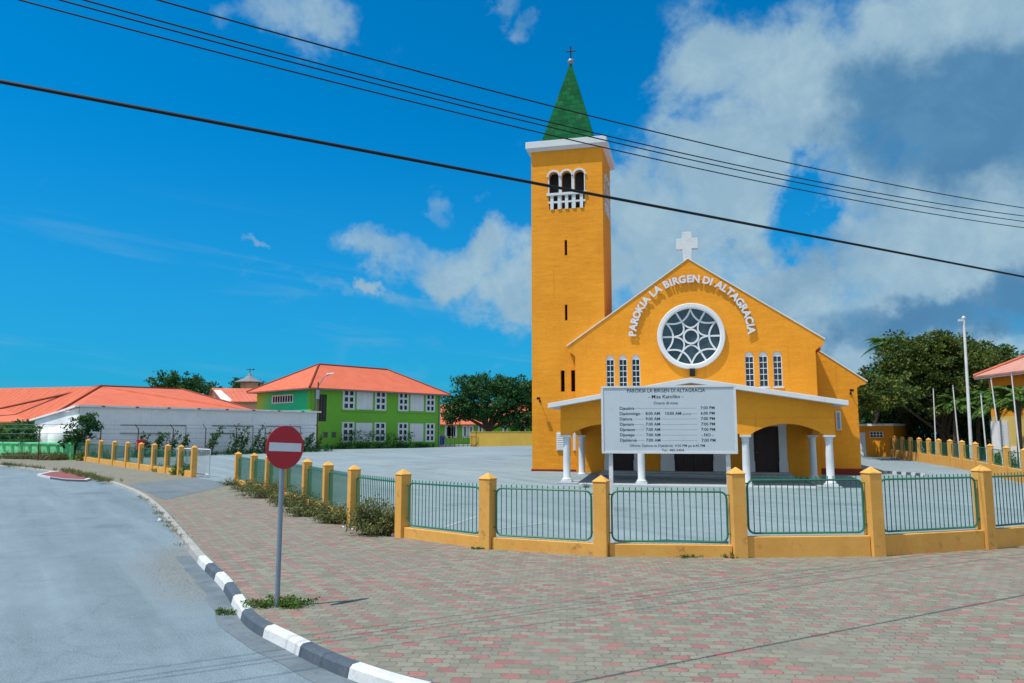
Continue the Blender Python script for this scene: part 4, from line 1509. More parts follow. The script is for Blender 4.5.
def scrub(name, label, cat, base, w, dpt, h, n_, mat, group=None, leaf=.06, twigs=40):
    """low scrub: thin twigs and many small leaves"""
    o = empty(name, base, 0, label, cat, group)
    t = MB()
    ends = []
    for k in range(twigs):
        a_ = random.uniform(0, 2 * math.pi); r_ = math.sqrt(random.random())
        e = Vector((math.cos(a_) * r_ * w, math.sin(a_) * r_ * dpt, h * (1 - .55 * r_ * r_) * random.uniform(.3, 1.1)))
        s0 = Vector((e.x * .25, e.y * .25, -.03))
        m_ = s0.lerp(e, .5) + Vector((random.uniform(-.05, .05), random.uniform(-.05, .05), h * .08))
        t.tube([s0, m_, e], [.007, .005, .002], 3, cap=False); ends += [(s0, m_, e)]
    t.build('twigs', M['bark'], o)
    ii = RNG.integers(0, len(ends), n_); tt = .25 + .75 * RNG.random(n_) ** .7
    E0 = np.array([tuple(e[0]) for e in ends])[ii]; E1 = np.array([tuple(e[1]) for e in ends])[ii]; E2 = np.array([tuple(e[2]) for e in ends])[ii]
    u_ = tt[:, None]
    P = (1 - u_) ** 2 * E0 + 2 * u_ * (1 - u_) * E1 + u_ ** 2 * E2 + RNG.normal(size=(n_, 3)) * np.array([.09 * w, .09 * dpt, .07 * h])
    P[:, 2] = np.abs(P[:, 2])
    N_ = RNG.normal(size=(n_, 3)); N_[:, 2] += .6
    quads_mesh('leaves', P, N_, leaf * (.5 + RNG.random(n_)), mat, o, np.clip(.5 * RNG.random(n_) + .5 * np.repeat(RNG.random(n_ // 20 + 1), 20)[:n_], 0, 1), .4)
    return o


def blades(name, label, cat, line, width, h, n_, mat, group=None, kind=None, zoff=0.0):
    """rough grass tufts along a line on the ground"""
    L_ = [Vector(p) for p in line]
    seg_ = [(a_, b_) for a_, b_ in zip(L_, L_[1:])]
    lens = np.array([(b_ - a_).length for a_, b_ in seg_]); pr_ = lens / lens.sum()
    tufts = max(6, n_ // 14)
    P = []
    for k in range(tufts):
        i = RNG.choice(len(seg_), p=pr_); a_, b_ = seg_[i]
        p = a_.lerp(b_, float(RNG.random())); d = (b_ - a_).normalized(); nn = Vector((-d.y, d.x, 0))
        p = p + nn * float(RNG.normal() * width * .4)
        P.append((p.x, p.y, zg(p.y, p.x) + zoff, .5 + RNG.random() * .9))
    P = np.array(P)
    ii = RNG.integers(0, tufts, n_)
    Q = P[ii]
    B = Q[:, :3].copy(); B[:, :2] += RNG.normal(size=(n_, 2)) * .05
    lean = RNG.normal(size=(n_, 2)) * .55
    D_ = np.stack([lean[:, 0], lean[:, 1], np.ones(n_)], 1); D_ /= np.linalg.norm(D_, axis=1, keepdims=True)
    hh = h * Q[:, 3] * (.5 + .7 * RNG.random(n_))
    C_ = B + D_ * (hh * .5)[:, None]
    o = quads_mesh(name, C_, D_, hh, mat, None, .6 * RNG.random(tufts)[ii] + .4 * RNG.random(n_), .09 + .0)
    if kind:
        o['kind'] = kind
    else:
        tag(o, label, cat, group)
    return o


def place(px, Y, z=None):
    d = ray(px, 440); X = d.x / d.y * Y
    return (X, Y, zg(Y, X) if z is None else z)


# ------------------------------------------------------------------ left: long white building with orange hipped roof
wa_ = at(78, 440, 66.0); wb_ = at(316, 440, 84.0)
wd = Vector((wb_.x - wa_.x, wb_.y - wa_.y, 0)); WL = wd.length; wang = math.atan2(wd.y, wd.x)
wbld = empty('long_building', (wa_.x, wa_.y, zg(wa_.y, wa_.x)), wang, 'long white building with orange hipped roof behind the driveway', 'building')
ZT = 4.83 - zg(wa_.y, wa_.x)
ww = MB().box(0, WL, 0, .3, -.5, ZT)
# gable-ended return at the left with a sloping top
inv = Matrix.Rotation(-wang, 4, 'Z')
org = Vector((wa_.x, wa_.y, zg(wa_.y, wa_.x)))
def wl(px, py, Y):
    return inv @ (at(px, py, Y) - org)
c1 = wl(35, 421, 82); c0_ = Vector((0, 0, ZT))
ww.hexa([(0, .3, -.5), (0, 0, -.5), (c1.x, c1.y, -.5), (c1.x + .3, c1.y + .2, -.5), (0, .3, ZT - .01), (0, 0, ZT - .01), (c1.x, c1.y, c1.z), (c1.x + .3, c1.y + .2, c1.z)])
ww.build('wall', M['wall_white'], wbld)
cap_ = MB().box(-.25, WL + .35, -.35, .5, ZT, ZT + .17)
c2 = wl(27.5, 421.5, 84)
cap_.hexa([(-.25, .5, ZT + .003), (-.25, -.35, ZT + .003), (c2.x, c2.y, c2.z), (c2.x + .5, c2.y + .3, c2.z), (-.25, .5, ZT + .165), (-.25, -.35, ZT + .165), (c2.x, c2.y, c2.z + .17), (c2.x + .5, c2.y + .3, c2.z + .17)])
cap_.build('roof_slab', M['cap'], wbld)
sc_ = MB()
for k in range(8):
    x = WL * (k + .6) / 8.3
    sc_.box(x - .12, x + .12, -.48, -.352, ZT + .02, ZT + .12)
sc_.build('rain_spout', M['rust'], wbld)


def roof_poly(mb, pts, th=.12):
    n_ = len(pts)
    top_ = [Vector(p) for p in pts]; bot = [p - Vector((0, 0, th)) for p in top_]
    mb.add(top_ + bot, [tuple(range(n_)), tuple(reversed(range(n_, 2 * n_)))] + [(i, (i + 1) % n_, n_ + (i + 1) % n_, n_ + i) for i in range(n_)])


rf = MB()
apx = wl(101, 386.3, 78); ape = wl(181, 389.3, 92)
e0 = Vector((-.2, .25, ZT + .05)); e1 = Vector((WL * .71, .25, ZT + .05))
hipL = wl(55, 413.5, 76)
roof_poly(rf, [e0, e1, ape, apx, hipL])
back = wl(30, 421, 84); farL = wl(-60, 423, 96); ridL = wl(-40, 389, 112); ridM = wl(62, 391.5, 108)
roof_poly(rf, [hipL, apx, ridM, ridL, farL, back])
lw = MB()
q0, q1 = wl(38, 421, 87), wl(-60, 423, 98)
dq = (q1 - q0); dq.z = 0; dq.normalize(); nq = Vector((-dq.y, dq.x, 0))
if (inv.to_3x3() @ Vector((0, 1, 0))).dot(nq) < 0: nq = -nq
lw.hexa([(q0.x, q0.y, -.6), (q1.x, q1.y, -.6), (q1.x + nq.x * .3, q1.y + nq.y * .3, -.6), (q0.x + nq.x * .3, q0.y + nq.y * .3, -.6),
         (q0.x, q0.y, q0.z + .05), (q1.x, q1.y, q1.z + .05), (q1.x + nq.x * .3, q1.y + nq.y * .3, q1.z + .05), (q0.x + nq.x * .3, q0.y + nq.y * .3, q0.z + .05)])
lw.build('wing_wall', M['green_wall'], wbld)
rfe = wl(262, 413, 104)
roof_poly(rf, [e1, rfe, ape])
rfb = rf.build('roof', M['tile'], wbld)
rd = MB()
for a_, b_ in ((apx, ape), (ape, e1), (apx, hipL), (ridM, ridL), (apx, ridM)):
    rd.tube([a_ + Vector((0, 0, .03)), b_ + Vector((0, 0, .03))], .13, 6)
m1 = wl(96, 388, 80); m2 = wl(-20, 415, 92)
rd.tube([m1 + Vector((0, 0, .05)), m2 + Vector((0, 0, .25))], .12, 6)
n1 = wl(32, 394.5, 103); n2 = wl(-20, 419, 96)
rd.tube([n1 + Vector((0, 0, .05)), n2 + Vector((0, 0, .35))], .1, 6)
rd.build('ridge_tiles', M['ridge'], rfb)

# small gabled orange roof behind it
gbo = at(230, 440, 112)
ghz = zg(112, gbo.x)
gh = empty('gabled_house', (gbo.x, gbo.y, ghz), R(8), 'beige house with orange gabled roof between long roof and green school', 'house')
go_ = Vector((gbo.x, gbo.y, ghz)); ginv = Matrix.Rotation(-R(8), 4, 'Z')
def gl(px, py, Y): return ginv @ (at(px, py, Y) - go_)
r0 = gl(211.5, 388, 118); r1 = gl(262, 388.6, 118); ev0 = gl(222, 401.5, 110); ev1 = gl(262, 401.5, 110); bk0 = gl(205.5, 394, 126); bk1 = gl(262, 394, 126)
bk0.z = bk1.z = ev0.z
MB().hexa([(ev0.x + .3, ev0.y + .4, -.3), (ev1.x - .3, ev1.y + .4, -.3), (bk1.x - .3, bk1.y - .4, -.3), (bk0.x + .3, bk0.y - .4, -.3), (ev0.x + .3, ev0.y + .4, ev0.z - .1), (ev1.x - .3, ev1.y + .4, ev1.z - .1), (bk1.x - .3, bk1.y - .4, ev1.z - .1), (bk0.x + .3, bk0.y - .4, ev0.z - .1)]).build('wall', M['beige'], gh)
g2 = MB(); roof_poly(g2, [ev0, ev1, r1, r0]); roof_poly(g2, [r0, r1, bk1, bk0])
g2.build('roof', M['tile_red'], gh)
g3 = MB().add([ev0 + Vector((.35, .3, -.1)), bk0 + Vector((.35, -.3, -.1)), r0 + Vector((.35, 0, -.15))], [(0, 1, 2)])
g3.add([ev0 + Vector((.45, .3, -.1)), bk0 + Vector((.45, -.3, -.1)), r0 + Vector((.45, 0, -.15))], [(0, 1, 2)]).build('gable_end', M['beige'], gh)
g4 = MB(); w0 = ev0 + Vector((.1, .0, .05)); w1_ = r0.lerp(ev0, .18) + Vector((.1, 0, .05))
roof_poly(g4, [w0, w0 + Vector((1.5, 0, 0)), w1_ + Vector((1.0, 0, 0)), w1_], .06)
g4.build('white_roof_strip', M['white'], gh)

# grey pointed roof with weather vane beyond
kz = zg(130, -46)
kp_ = at(247, 440, 130)
ko = empty('roof_turret', (kp_.x, kp_.y, kz), 0, 'grey pointed turret roof with weather vane behind the green school', 'turret')
zt_ = at(247, 373, 130).z - kz; ze_ = at(247, 382, 130).z - kz
MB().lathe([(1.5, -.2), (1.5, ze_ - .1)], 0, 0, 8).build('turret_wall', M['beige'], ko)
MB().lathe([(2.5, ze_ - .05), (2.45, ze_), (1.1, ze_ + .55), (.45, ze_ + 1.0), (.14, zt_)], 0, 0, 10).build('turret_roof', M['vane_grey'], ko)
v_ = MB().tube([(0, 0, zt_ - .1), (0, 0, zt_ + .75)], .05, 6); v_.tube([(-.6, 0, zt_ + .6), (.6, 0, zt_ + .6)], .06, 6)
v_.add([(.3, 0, zt_ + .6), (.75, .02, zt_ + .78), (.75, -.02, zt_ + .42)], [(0, 1, 2)]); v_.build('weather_vane', M['cable'], ko)

# ------------------------------------------------------------------ green two-storey school
ga = at(310.5, 440, 88); gb_ = at(440, 440, 102.5)
gdv = Vector((gb_.x - ga.x, gb_.y - ga.y, 0)); GL_ = gdv.length; gang = math.atan2(gdv.y, gdv.x)
gz = zg(88, ga.x)
gs = empty('school_building', (ga.x, ga.y, gz), gang, 'two storey lime green school with orange hipped roof and white windows', 'building')
gso = Vector((ga.x, ga.y, gz)); gsi = Matrix.Rotation(-gang, 4, 'Z')


def on_front(px, py):
    """point on the front wall's plane in the school's own axes"""
    d = gsi.to_3x3() @ ray(px, py); c_ = gsi @ (Vector((0, 0, CAM_H)) - gso)
    t = -c_.y / d.y
    return c_ + d * t


EH = on_front(320, 388.2).z
GD = 12.6
wins = []
# (px left, px right) of each opening, upper and lower row
for (x0, x1, kindw) in ((342.2, 353.6, 'g'), (356, 372.4, 's'), (374.6, 385.2, 'g'), (398.0, 407.5, 'g'), (410, 423.5, 's'), (425.6, 434.2, 'g')):
    xm = (x0 + x1) / 2
    t_ = (xm - 342) / 92.0
    up0, up1 = on_front(xm, 409.3 + 2.3 * t_).z, on_front(xm, 389.6 + 5.0 * t_).z
    lo0, lo1 = on_front(xm, 442.2 - 1.0 * t_).z, on_front(xm, 422.6 + 1.0 * t_).z
    X0, X1 = on_front(x0, 430).x, on_front(x1, 430).x
    wins.append((X0, X1, up0, up1, kindw)); wins.append((X0, X1, lo0, lo1, kindw))
zu0 = sum(w[2] for w in wins[0::2]) / 6; zu1 = sum(w[3] for w in wins[0::2]) / 6
zl0 = sum(w[2] for w in wins[1::2]) / 6; zl1 = sum(w[3] for w in wins[1::2]) / 6
hl = []
for i, (X0, X1, z0, z1, k) in enumerate(wins):
    z0, z1 = (zu0, zu1) if i % 2 == 0 else (zl0, zl1)
    wins[i] = (X0, X1, z0, z1, k); hl.append([(X0, z0), (X1, z0), (X1, z1), (X0, z1)])
dl0 = on_front(318.3, 421.3); dl1 = on_front(327, 394.6)
hl.append([(dl0.x, dl0.z), (dl1.x, dl0.z), (dl1.x, dl1.z), (dl0.x, dl1.z)])
MB().prism_xz([(0, -.5), (GL_, -.5), (GL_, EH), (0, EH)], 0, .35, 0, hl).build('front_wall', M['green_wall'], gs)
sw_ = MB().box(0, .3, .35, GD, -.5, EH)
# mural paint is set out along the side wall's own length
vv = [(y - GD * 0, -x, z) for x, y, z in sw_.v]
sideo = MB(); sideo.v = [(-y, x - .15, z) for (x, y, z) in sw_.v]; sideo.f = sw_.f; sideo.mi = sw_.mi
so = sideo.build('side_wall', M['mural'], gs); so.rotation_euler = (0, 0, R(-90)); so.location = (.15, 0, 0)
MB().box(.302, GL_, GD - .3, GD, -.5, EH).box(GL_ - .3, GL_, .352, GD - .3, -.5, EH).box(.4, GL_ - .4, .9, 1.1, 0, EH - .2).build('rear_wall', M['green_wall'], gs)
for (X0, X1, z0, z1, k) in wins:
    if k == 'g':
        hh = []
        cw = (X1 - X0) / 2; rh = (z1 - z0) / 3
        for c_ in range(2):
            for r_ in range(3):
                hh.append([(X0 + c_ * cw + .19 - c_ * .06, z0 + r_ * rh + .15), (X0 + (c_ + 1) * cw - .13 - c_ * .06, z0 + r_ * rh + .15),
                           (X0 + (c_ + 1) * cw - .13 - c_ * .06, z0 + (r_ + 1) * rh - .1), (X0 + c_ * cw + .19 - c_ * .06, z0 + (r_ + 1) * rh - .1)])
        f_ = MB().prism_xz([(X0 - .06, z0 - .06), (X1 + .06, z0 - .06), (X1 + .06, z1 + .06), (X0 - .06, z1 + .06)], -.05, -.003, 0, hh).build('window', M['bright_white'], gs)
        MB().box(X0 + .01, X1 - .01, .12, .14, z0 + .01, z1 - .01).build('pane', M['pane'], f_)
    else:
        f_ = MB().box(X0 + .002, X1 - .002, .02, .08, z0 + .002, z1 - .002)
        for q_ in range(1, 3):
            xx = X0 + (X1 - X0) * q_ / 3; f_.box(xx - .03, xx + .03, -.01, .02, z0 + .03, z1 - .03)
        f_.box(X0 + .03, X1 - .03, -.014, .018, (z0 + z1) / 2 - .04, (z0 + z1) / 2 + .04)
        f_.build('window_shutter', M['white'], gs)
led = MB()
for (x0, x1) in ((341, 386.5), (397, 435.5)):
    for z in (zu0, zl0):
        led.box(on_front(x0, 430).x, on_front(x1, 430).x, -.14, -.001, z - .24, z - .08)
led.build('window_ledge', M['green_wall'], gs)
# louvered stairwell opening
lv = MB()
for k in range(16):
    z = dl0.z + (dl1.z - dl0.z) * k / 16
    lv.hexa([(dl0.x, .05, z), (dl1.x, .05, z), (dl1.x, .25, z + .1), (dl0.x, .25, z + .1), (dl0.x, .05, z + .05), (dl1.x, .05, z + .05), (dl1.x, .25, z + .15), (dl0.x, .25, z + .15)])
for k in range(1, 3):
    xx = dl0.x + (dl1.x - dl0.x) * k / 3; lv.box(xx - .04, xx + .04, .0, .24, dl0.z, dl1.z)
lv.build('stair_louver', M['rust_grey'], gs)
# pierced vent high on the side wall
vt = MB()
y0v, y1v = GD * .32, GD * .70
hv = []
for k in range(8):
    a_ = y0v + .12 + (y1v - y0v - .2) * k / 8; b_ = a_ + (y1v - y0v) / 8 - .14
    hv.append([(a_, EH - 1.48), (b_, EH - 1.48), (b_, EH - .72), (a_, EH - .72)])
t_ = MB().prism_xz([(y0v, EH - 1.6), (y1v, EH - 1.6), (y1v, EH - .6), (y0v, EH - .6)], -.06, -.004, 0, hv)
vt.add([(y, x, z) for x, y, z in t_.v], t_.f)
vto = vt.build('vent_block', M['cap'], gs)
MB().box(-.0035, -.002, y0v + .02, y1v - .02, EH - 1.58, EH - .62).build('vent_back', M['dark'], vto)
# roof
ov = .95
rr0 = Vector((5.2, GD / 2, 0)); 
rz_ = on_front(318.9, 364.3)
AX = gsi @ (at(318.9, 364.4, 98.0) - gso); BX = gsi @ (at(387.2, 370.2, 106.0) - gso)
AX = Vector((AX.x, GD / 2, AX.z)); BX = Vector((BX.x, GD / 2, AX.z))
d0 = gsi.to_3x3() @ ray(318.9, 364.4); cc_ = gsi @ (Vector((0, 0, CAM_H)) - gso); tt_ = (GD / 2 - cc_.y) / d0.y; AX = cc_ + d0 * tt_
d0 = gsi.to_3x3() @ ray(387.2, 370.2); tt_ = (GD / 2 - cc_.y) / d0.y; BX = cc_ + d0 * tt_; BX.z = AX.z
E = [Vector((-ov, -ov, EH - .02)), Vector((GL_ + ov, -ov, EH - .02)), Vector((GL_ + ov, GD + ov, EH - .02)), Vector((-ov, GD + ov, EH - .02))]
gr = MB()
gr.add([*E, AX, BX, *[e - Vector((0, 0, .1)) for e in E]], [(0, 1, 5, 4), (1, 2, 5), (2, 3, 4, 5), (3, 0, 4), (0, 6, 7, 1), (1, 7, 8, 2), (2, 8, 9, 3), (3, 9, 6, 0)])
gro = gr.build('roof', M['tile'], gs)
MB().box(-ov + .02, GL_ + ov - .02, -ov + .02, GD + ov - .02, EH - .20, EH - .122).build('soffit', M['vane_grey'], gro)
gt_ = MB()
for a_, b_ in ((AX, BX), (AX, E[0]), (AX, E[3]), (BX, E[1]), (BX, E[2])):
    gt_.tube([a_ + Vector((0, 0, .03)), b_ + Vector((0, 0, .03))], .13, 6)
gt_.build('ridge_tiles', M['ridge'], gro)
for x in (.5, GL_ - .25):
    MB().tube([(x, -.1, 0), (x, -.1, EH - .2)], .07, 8).build('downpipe', M['galv'], gs)
for x in (on_front(325.5, 434).x, on_front(333.8, 434).x):
    MB().box(x - .3, x + .3, -.03, -.003, on_front(326, 437.5).z, on_front(326, 432).z).build('air_vent', M['rust_grey'], gs)

# far low green school wing with orange roof
fa = at(436, 440, 128); 
fwz = zg(128, fa.x)
fw_ = empty('school_wing', (fa.x, fa.y, fwz), 0, 'low green school wing with orange roof seen under the spreading tree', 'building')
fo = Vector((fa.x, fa.y, fwz))
def fl_(px, py, Y): return at(px, py, Y) - fo
xr = fl_(545, 430, 128).x
zt_ = fl_(455, 424, 128).z
MB().box(-4, xr, 0, 8, -.4, zt_).build('wall', M['green_wall'], fw_)
r_ = MB(); zR = fl_(455, 404.5, 133).z
roof_poly(r_, [Vector((-5, -.9, zt_ - .05)), Vector((xr + 1, -.9, zt_ - .05)), Vector((xr + 1, 4, zR)), Vector((-5, 4, zR))], .15)
roof_poly(r_, [Vector((-5, 4, zR)), Vector((xr + 1, 4, zR)), Vector((xr + 1, 9, zt_ - .05)), Vector((-5, 9, zt_ - .05))], .15)
r_.build('roof', M['tile'], fw_)
for px in (447.5, 450.8, 454.5, 465, 471, 480.5, 505, 523):
    x = fl_(px, 430, 128).x
    f_ = MB().box(x - .45, x + .45, -.08, -.003, zt_ - 2.3, zt_ - .25).build('louver_door', M['white'], fw_)
    MB().box(x - .12, x + .14, -.1, -.082, zt_ - 2.0, zt_ - .5).build('pane', M['pane'], f_)

# yellow garden wall left of the tower
ya = at(470, 440, 98); yb = at(538, 440, 96)
yz = zg(98, ya.x)
yw = MB(); yo = Vector((ya.x, ya.y, yz)); yd = Vector((yb.x - ya.x, yb.y - ya.y, 0)); YL = yd.length
yw.box(0, YL, 0, .25, -.3, 1.84); yw.box(-.003, YL, -.04, .29, 1.843, 1.92)
o = yw.build('garden_wall', M['yellow_wall']); o.location = yo; o.rotation_euler = (0, 0, math.atan2(yd.y, yd.x))
tag(o, 'plain yellow garden wall between the green school and the bell tower', 'wall')
# iron gate beside it and blue bin
ig = ground(458, 447.2)
o = MB()
for k in range(9): o.tube([(-2.2 + k * .55, 0, 0), (-2.2 + k * .55, 0, 1.9 if k in (0, 4, 8) else 1.35)], .035, 5)
for z in (.2, 1.3): o.tube([(-2.2, 0, z), (2.2, 0, z)], .035, 5)
o = o.build('iron_gate', M['rust']); o.location = (ig.x, ig.y + 1.5, ig.z)
tag(o, 'thin rusty iron gate at the end of the yellow wall', 'gate')
bl = ground(441.8, 442.8); 
bb = empty('waste_bin', (bl.x, 106, zg(106, bl.x)), 0, 'blue plastic bin standing beside the green school corner', 'bin')
bb.location.x = place(442, 106)[0]; bb.location.z = .76 + .35
MB().hexa([(-.3, -.3, 0), (.3, -.3, 0), (.3, .3, 0), (-.3, .3, 0), (-.42, -.4, 1.1), (.42, -.4, 1.1), (.42, .4, 1.1), (-.42, .4, 1.1)]).build('bin_body', M['bin_blue'], bb, bevel=.04)
MB().box(-.45, .45, -.44, .44, 1.105, 1.2).build('bin_lid', M['bin_blue'], bb, bevel=.03)
bw_ = MB().box(-1.2, 3.0, -.15, .15, -.3, .35); o = bw_.build('low_wall', M['white']); o.location = (bb.location.x, 106, .76)
tag(o, 'low white wall under the blue bin beyond the green school', 'wall')

# ------------------------------------------------------------------ left: mint green wall, tank, bushes, postbox
ma = Vector(place(73, 63.6)); mb_ = Vector(place(-30, 73.5))
md = mb_ - ma; md.z = 0; ML = md.length
mw = empty('garden_wall', (ma.x, ma.y, zg(ma.y, ma.x)), math.atan2(md.y, md.x), 'low mint green wall with small buttresses along the far pavement', 'wall')
MB().box(0, ML, -.12, .12, -.4, 1.25).build('wall', M['mint'], mw)
MB().box(-.02, ML, -.2, .2, 1.253, 1.42).build('coping', M['mint'], mw, bevel=.02)
bq = MB()
for k in range(12):
    x = .4 + k * 1.55
    bq.hexa([(x - .12, .118, .55), (x + .12, .118, .55), (x + .12, .14, .55), (x - .12, .14, .55), (x - .12, .118, 1.25), (x + .12, .118, 1.25), (x + .12, .38, 1.25), (x - .12, .38, 1.25)])
bq.build('buttress', M['mint'], mw)

pbx = ground(139.2, 469.0)
pbo = empty('postbox', (pbx.x, pbx.y, pbx.z), R(35), 'red postbox on a thin red post in front of the ochre fence', 'postbox')
MB().tube([(0, 0, -.1), (0, 0, 1.3)], .06, 10).build('post', M['mail_red'], pbo)
MB().box(-.23, .23, -.2, .2, 1.25, 1.85).build('box', M['mail_red'], pbo, bevel=.03)
lid = MB().box(-.26, .26, -.23, .23, 1.852, 1.93).build('lid', M['mail_red'], pbo, bevel=.02)
MB().box(-.15, .15, -.206, -.2, 1.66, 1.70).build('slot', M['dark'], pbo)

# white round-topped tanks behind the wire fence
for i, (px, Y, r) in enumerate(((49.5, 69, 1.0), (64, 67.5, 1.25))):
    x, y, z = place(px, Y)
    tk = MB().lathe([(r, -.3), (r, 2.3 - .2 * i), (r * .92, 2.65), (r * .7, 2.95), (r * .4, 3.1), (.05, 3.15)], 0, 0, 24)
    o = tk.build('water_tank', M['wall_white'], None, smooth=True); o.location = (x, y, z - (.5 if i == 0 else .3))
    tag(o, ['smaller white round topped tank behind the mint wall', 'larger white round topped tank beside the dark bush'][i], 'tank')

# wire fence in front of the white building
wf = empty('wire_fence', (wa_.x, wa_.y, zg(wa_.y, wa_.x)), wang, 'wire fence on thin angled posts before the long white building', 'fence')
pts_f = [(-9, -1.4), (-6.2, -1.4), (-3.4, -1.4)] + [(1.0 + k * 3.1, -2.2) for k in range(8)]
fp = MB()
for (x, y) in pts_f:
    z0 = zg(wa_.y, wa_.x); 
    o = MB().tube([(0, 0, -.4), (0, 0, 2.55)], .045, 6); o.tube([(0, 0, 2.5), (-.3, .0, 2.9)], .035, 5)
    if x < 0: o.tube([(0, 0, 2.5), (.3, .0, 2.9)], .035, 5)
    o = o.build('fence_post', M['rust'], wf); o.location = (x, y, .18 * max(0, x) / 20)
wr = MB()
for z in (2.85, 2.5, 2.1):
    wr.tube([(x - .25, y, z + .18 * max(0, x) / 20) for x, y in pts_f], .018, 4)
for z in (.4, .8, 1.2, 1.6):
    wr.tube([(x, y, z + .18 * max(0, x) / 20) for x, y in pts_f], .012, 4)
wr.build('fence_wire', M['galv'], wf)
# pipes fixed on the white wall (rectangular outlines)
for x0, x1 in ((3.4, 9.4), (12.0, 16.4), (17.8, 22.0)):
    pw = MB().tube([(x0, -.06, 2.9), (x1, -.06, 2.9), (x1, -.06, 1.0)], .045, 5)
    pw.build('wall_pipe', M['vane_grey'], wbld)
    MB().tube([(x0, -.06, 2.15), (x1 - 2, -.06, 2.15)], .05, 5).build('wall_pipe', M['vane_grey'], wbld)

# vines leaning on the wire fence
vine_px = [(133, 1.4), (148, 1.5), (161, 1.7), (176, 1.5), (212, 1.9), (231, 2.1), (245, 2.0), (256, 1.9), (268, 1.7), (300, 1.8), (310, 1.4)]
for i, (px, h) in enumerate(vine_px):
    t_ = (px - 78) / (316 - 78.0)
    # place in front of the white wall
    d = ray(px, 440); k = d.x / d.y
    # intersect with the fence line (2.3 m before the wall)
    nx, ny = -wd.y / WL, wd.x / WL
    ox, oy = wa_.x - nx * 2.3, wa_.y - ny * 2.3
    Y = (ox * nx + oy * ny) / (k * nx + ny)
    X = k * Y
    n_ = 360
    stems = [(random.uniform(-.75, .75), random.uniform(.25, .75), random.uniform(.6, 1.15)) for _ in range(4 + i % 3)]
    st_ = RNG.integers(0, len(stems), n_); tt = RNG.random(n_) ** .8
    SX = np.array(stems)[st_]
    sp_w = (.10 + .10 * (1 - tt))
    Pv = np.stack([SX[:, 0] + tt * SX[:, 1] * h + RNG.normal(size=n_) * sp_w, RNG.normal(size=n_) * .12, tt * SX[:, 2] * h * 1.3 + RNG.normal(size=n_) * .08], 1)
    Pv[:, 2] = np.abs(Pv[:, 2]) + .05
    o = empty('climbing_plant', (X, Y, zg(Y, X)), wang, None)
    tag(o, 'leaning green climber on the wire fence before the white wall', 'climbing plant', 'climbers leaning on the wire fence')
    quads_mesh('leaves', Pv, RNG.normal(size=(n_, 3)), .22 * (.6 + .8 * RNG.random(n_)), M['leaf_mid'], o)
    sm = MB()
    for (a0_, a1_, a2_) in stems: sm.tube([(a0_, 0, 0), (a0_ + a1_ * h, 0, a2_ * h * 1.3)], [.03, .012], 4)
    sm.build('stem', M['bark'], o)
# hedge of low weeds at the foot of that wall and of the green school
vline = [Vector((wa_.x + wd.x * t - nx * 2.5, wa_.y + wd.y * t - ny * 2.5, 0)) for t in (.2, .5, .8, 1.0)]
blades('weed_strip', None, None, vline, 1.3, .45, 3800, M['leaf_dark'], kind='stuff')
gline = [gso + Matrix.Rotation(gang, 3, 'Z') @ Vector((x, -1.3, 0)) for x in (-.5, 6, 12, 17.5)]
blades('weed_strip', None, None, gline, 1.3, .55, 3000, M['leaf_dark'], kind='stuff')
# leaning climbers at the green school
for i, px in enumerate((336, 345, 356, 366, 377, 388, 398)):
    p = on_front(px, 440); p = gso + Matrix.Rotation(gang, 3, 'Z') @ Vector((p.x, -1.6, 0))
    n_ = 240; st_ = RNG.integers(0, 4, n_); tt = RNG.random(n_); h = random.uniform(1.3, 2.2)
    Pv = np.stack([tt * .9 + RNG.normal(size=n_) * .14 + (st_ - 2) * .4, RNG.normal(size=n_) * .15, np.abs(tt * h + RNG.normal(size=n_) * .1) + .05], 1)
    o = empty('climbing_plant', (p.x, p.y, zg(p.y, p.x)), gang, None)
    tag(o, 'thin green climber growing up before the lime green school wall', 'climbing plant', 'climbers before the green school')
    quads_mesh('leaves', Pv, RNG.normal(size=(n_, 3)), .2 * (.6 + .8 * RNG.random(n_)), M['leaf_dark'], o)

# bushes at the left
x, y, z = place(80, 64.4)
tree('round_bush', 'dark round bush in front of the white building wall', 'bush', (x, y, z), [(0, 0, 2.3, 1.15, 1.1, 1.3), (.7, 0, 3.1, .8, .8, .7), (-.5, .2, 1.6, .9, .9, .8)], M['leaf_dark'], 90, 34, .22, .4, .09, 4)
for i, (px, Y, h, w_) in enumerate(((8, 71.5, 2.4, 1.3), (19, 70, 3.0, 1.5), (32, 68.5, 2.5, 1.2))):
    x, y, z = place(px, Y)
    tree('garden_shrub', ['yellow green shrub at the left end of the mint wall', 'tallest leafy shrub behind the mint wall', 'leafy shrub behind the mint wall beside the white tank'][i], 'shrub',
         (x, y, z), [(0, 0, h * .72, w_, 1.0, h * .34), (.4, .3, h * .5, w_ * .8, 1.0, h * .3)], M['leaf_mid'] if i != 1 else M['leaf_dark'], 60, 28, .26, .45, .08, 3, group='shrubs behind the mint wall')
for i, (px, py, r, h) in enumerate(((103, 461.5, .7, 1.0), (96, 460.5, .6, 1.1), (80, 460.8, .8, .9), (125, 465.5, .5, .4), (165, 471.8, .9, .55), (176.5, 475, .5, .75), (186.5, 476, .45, .8), (66, 459.6, .7, .7))):
    p = ground(px, py)
    lab = ['green scrub bush between two far ochre posts', 'taller green scrub before the far ochre posts', 'green scrub covering the first far ochre post', 'small scrub beside the red postbox', 'dry scrub at the foot of the left fence wall',
           'round green weed bush second from the gate post', 'green weed bush against the gate post', 'green scrub at the end of the mint wall'][i]
    scrub('scrub_bush', lab, 'bush', p, r, r * .6, h, 700, M['leaf_dry'] if i in (4, 3) else M['leaf_weed'], 'scrub along the left fence', .12, 26)
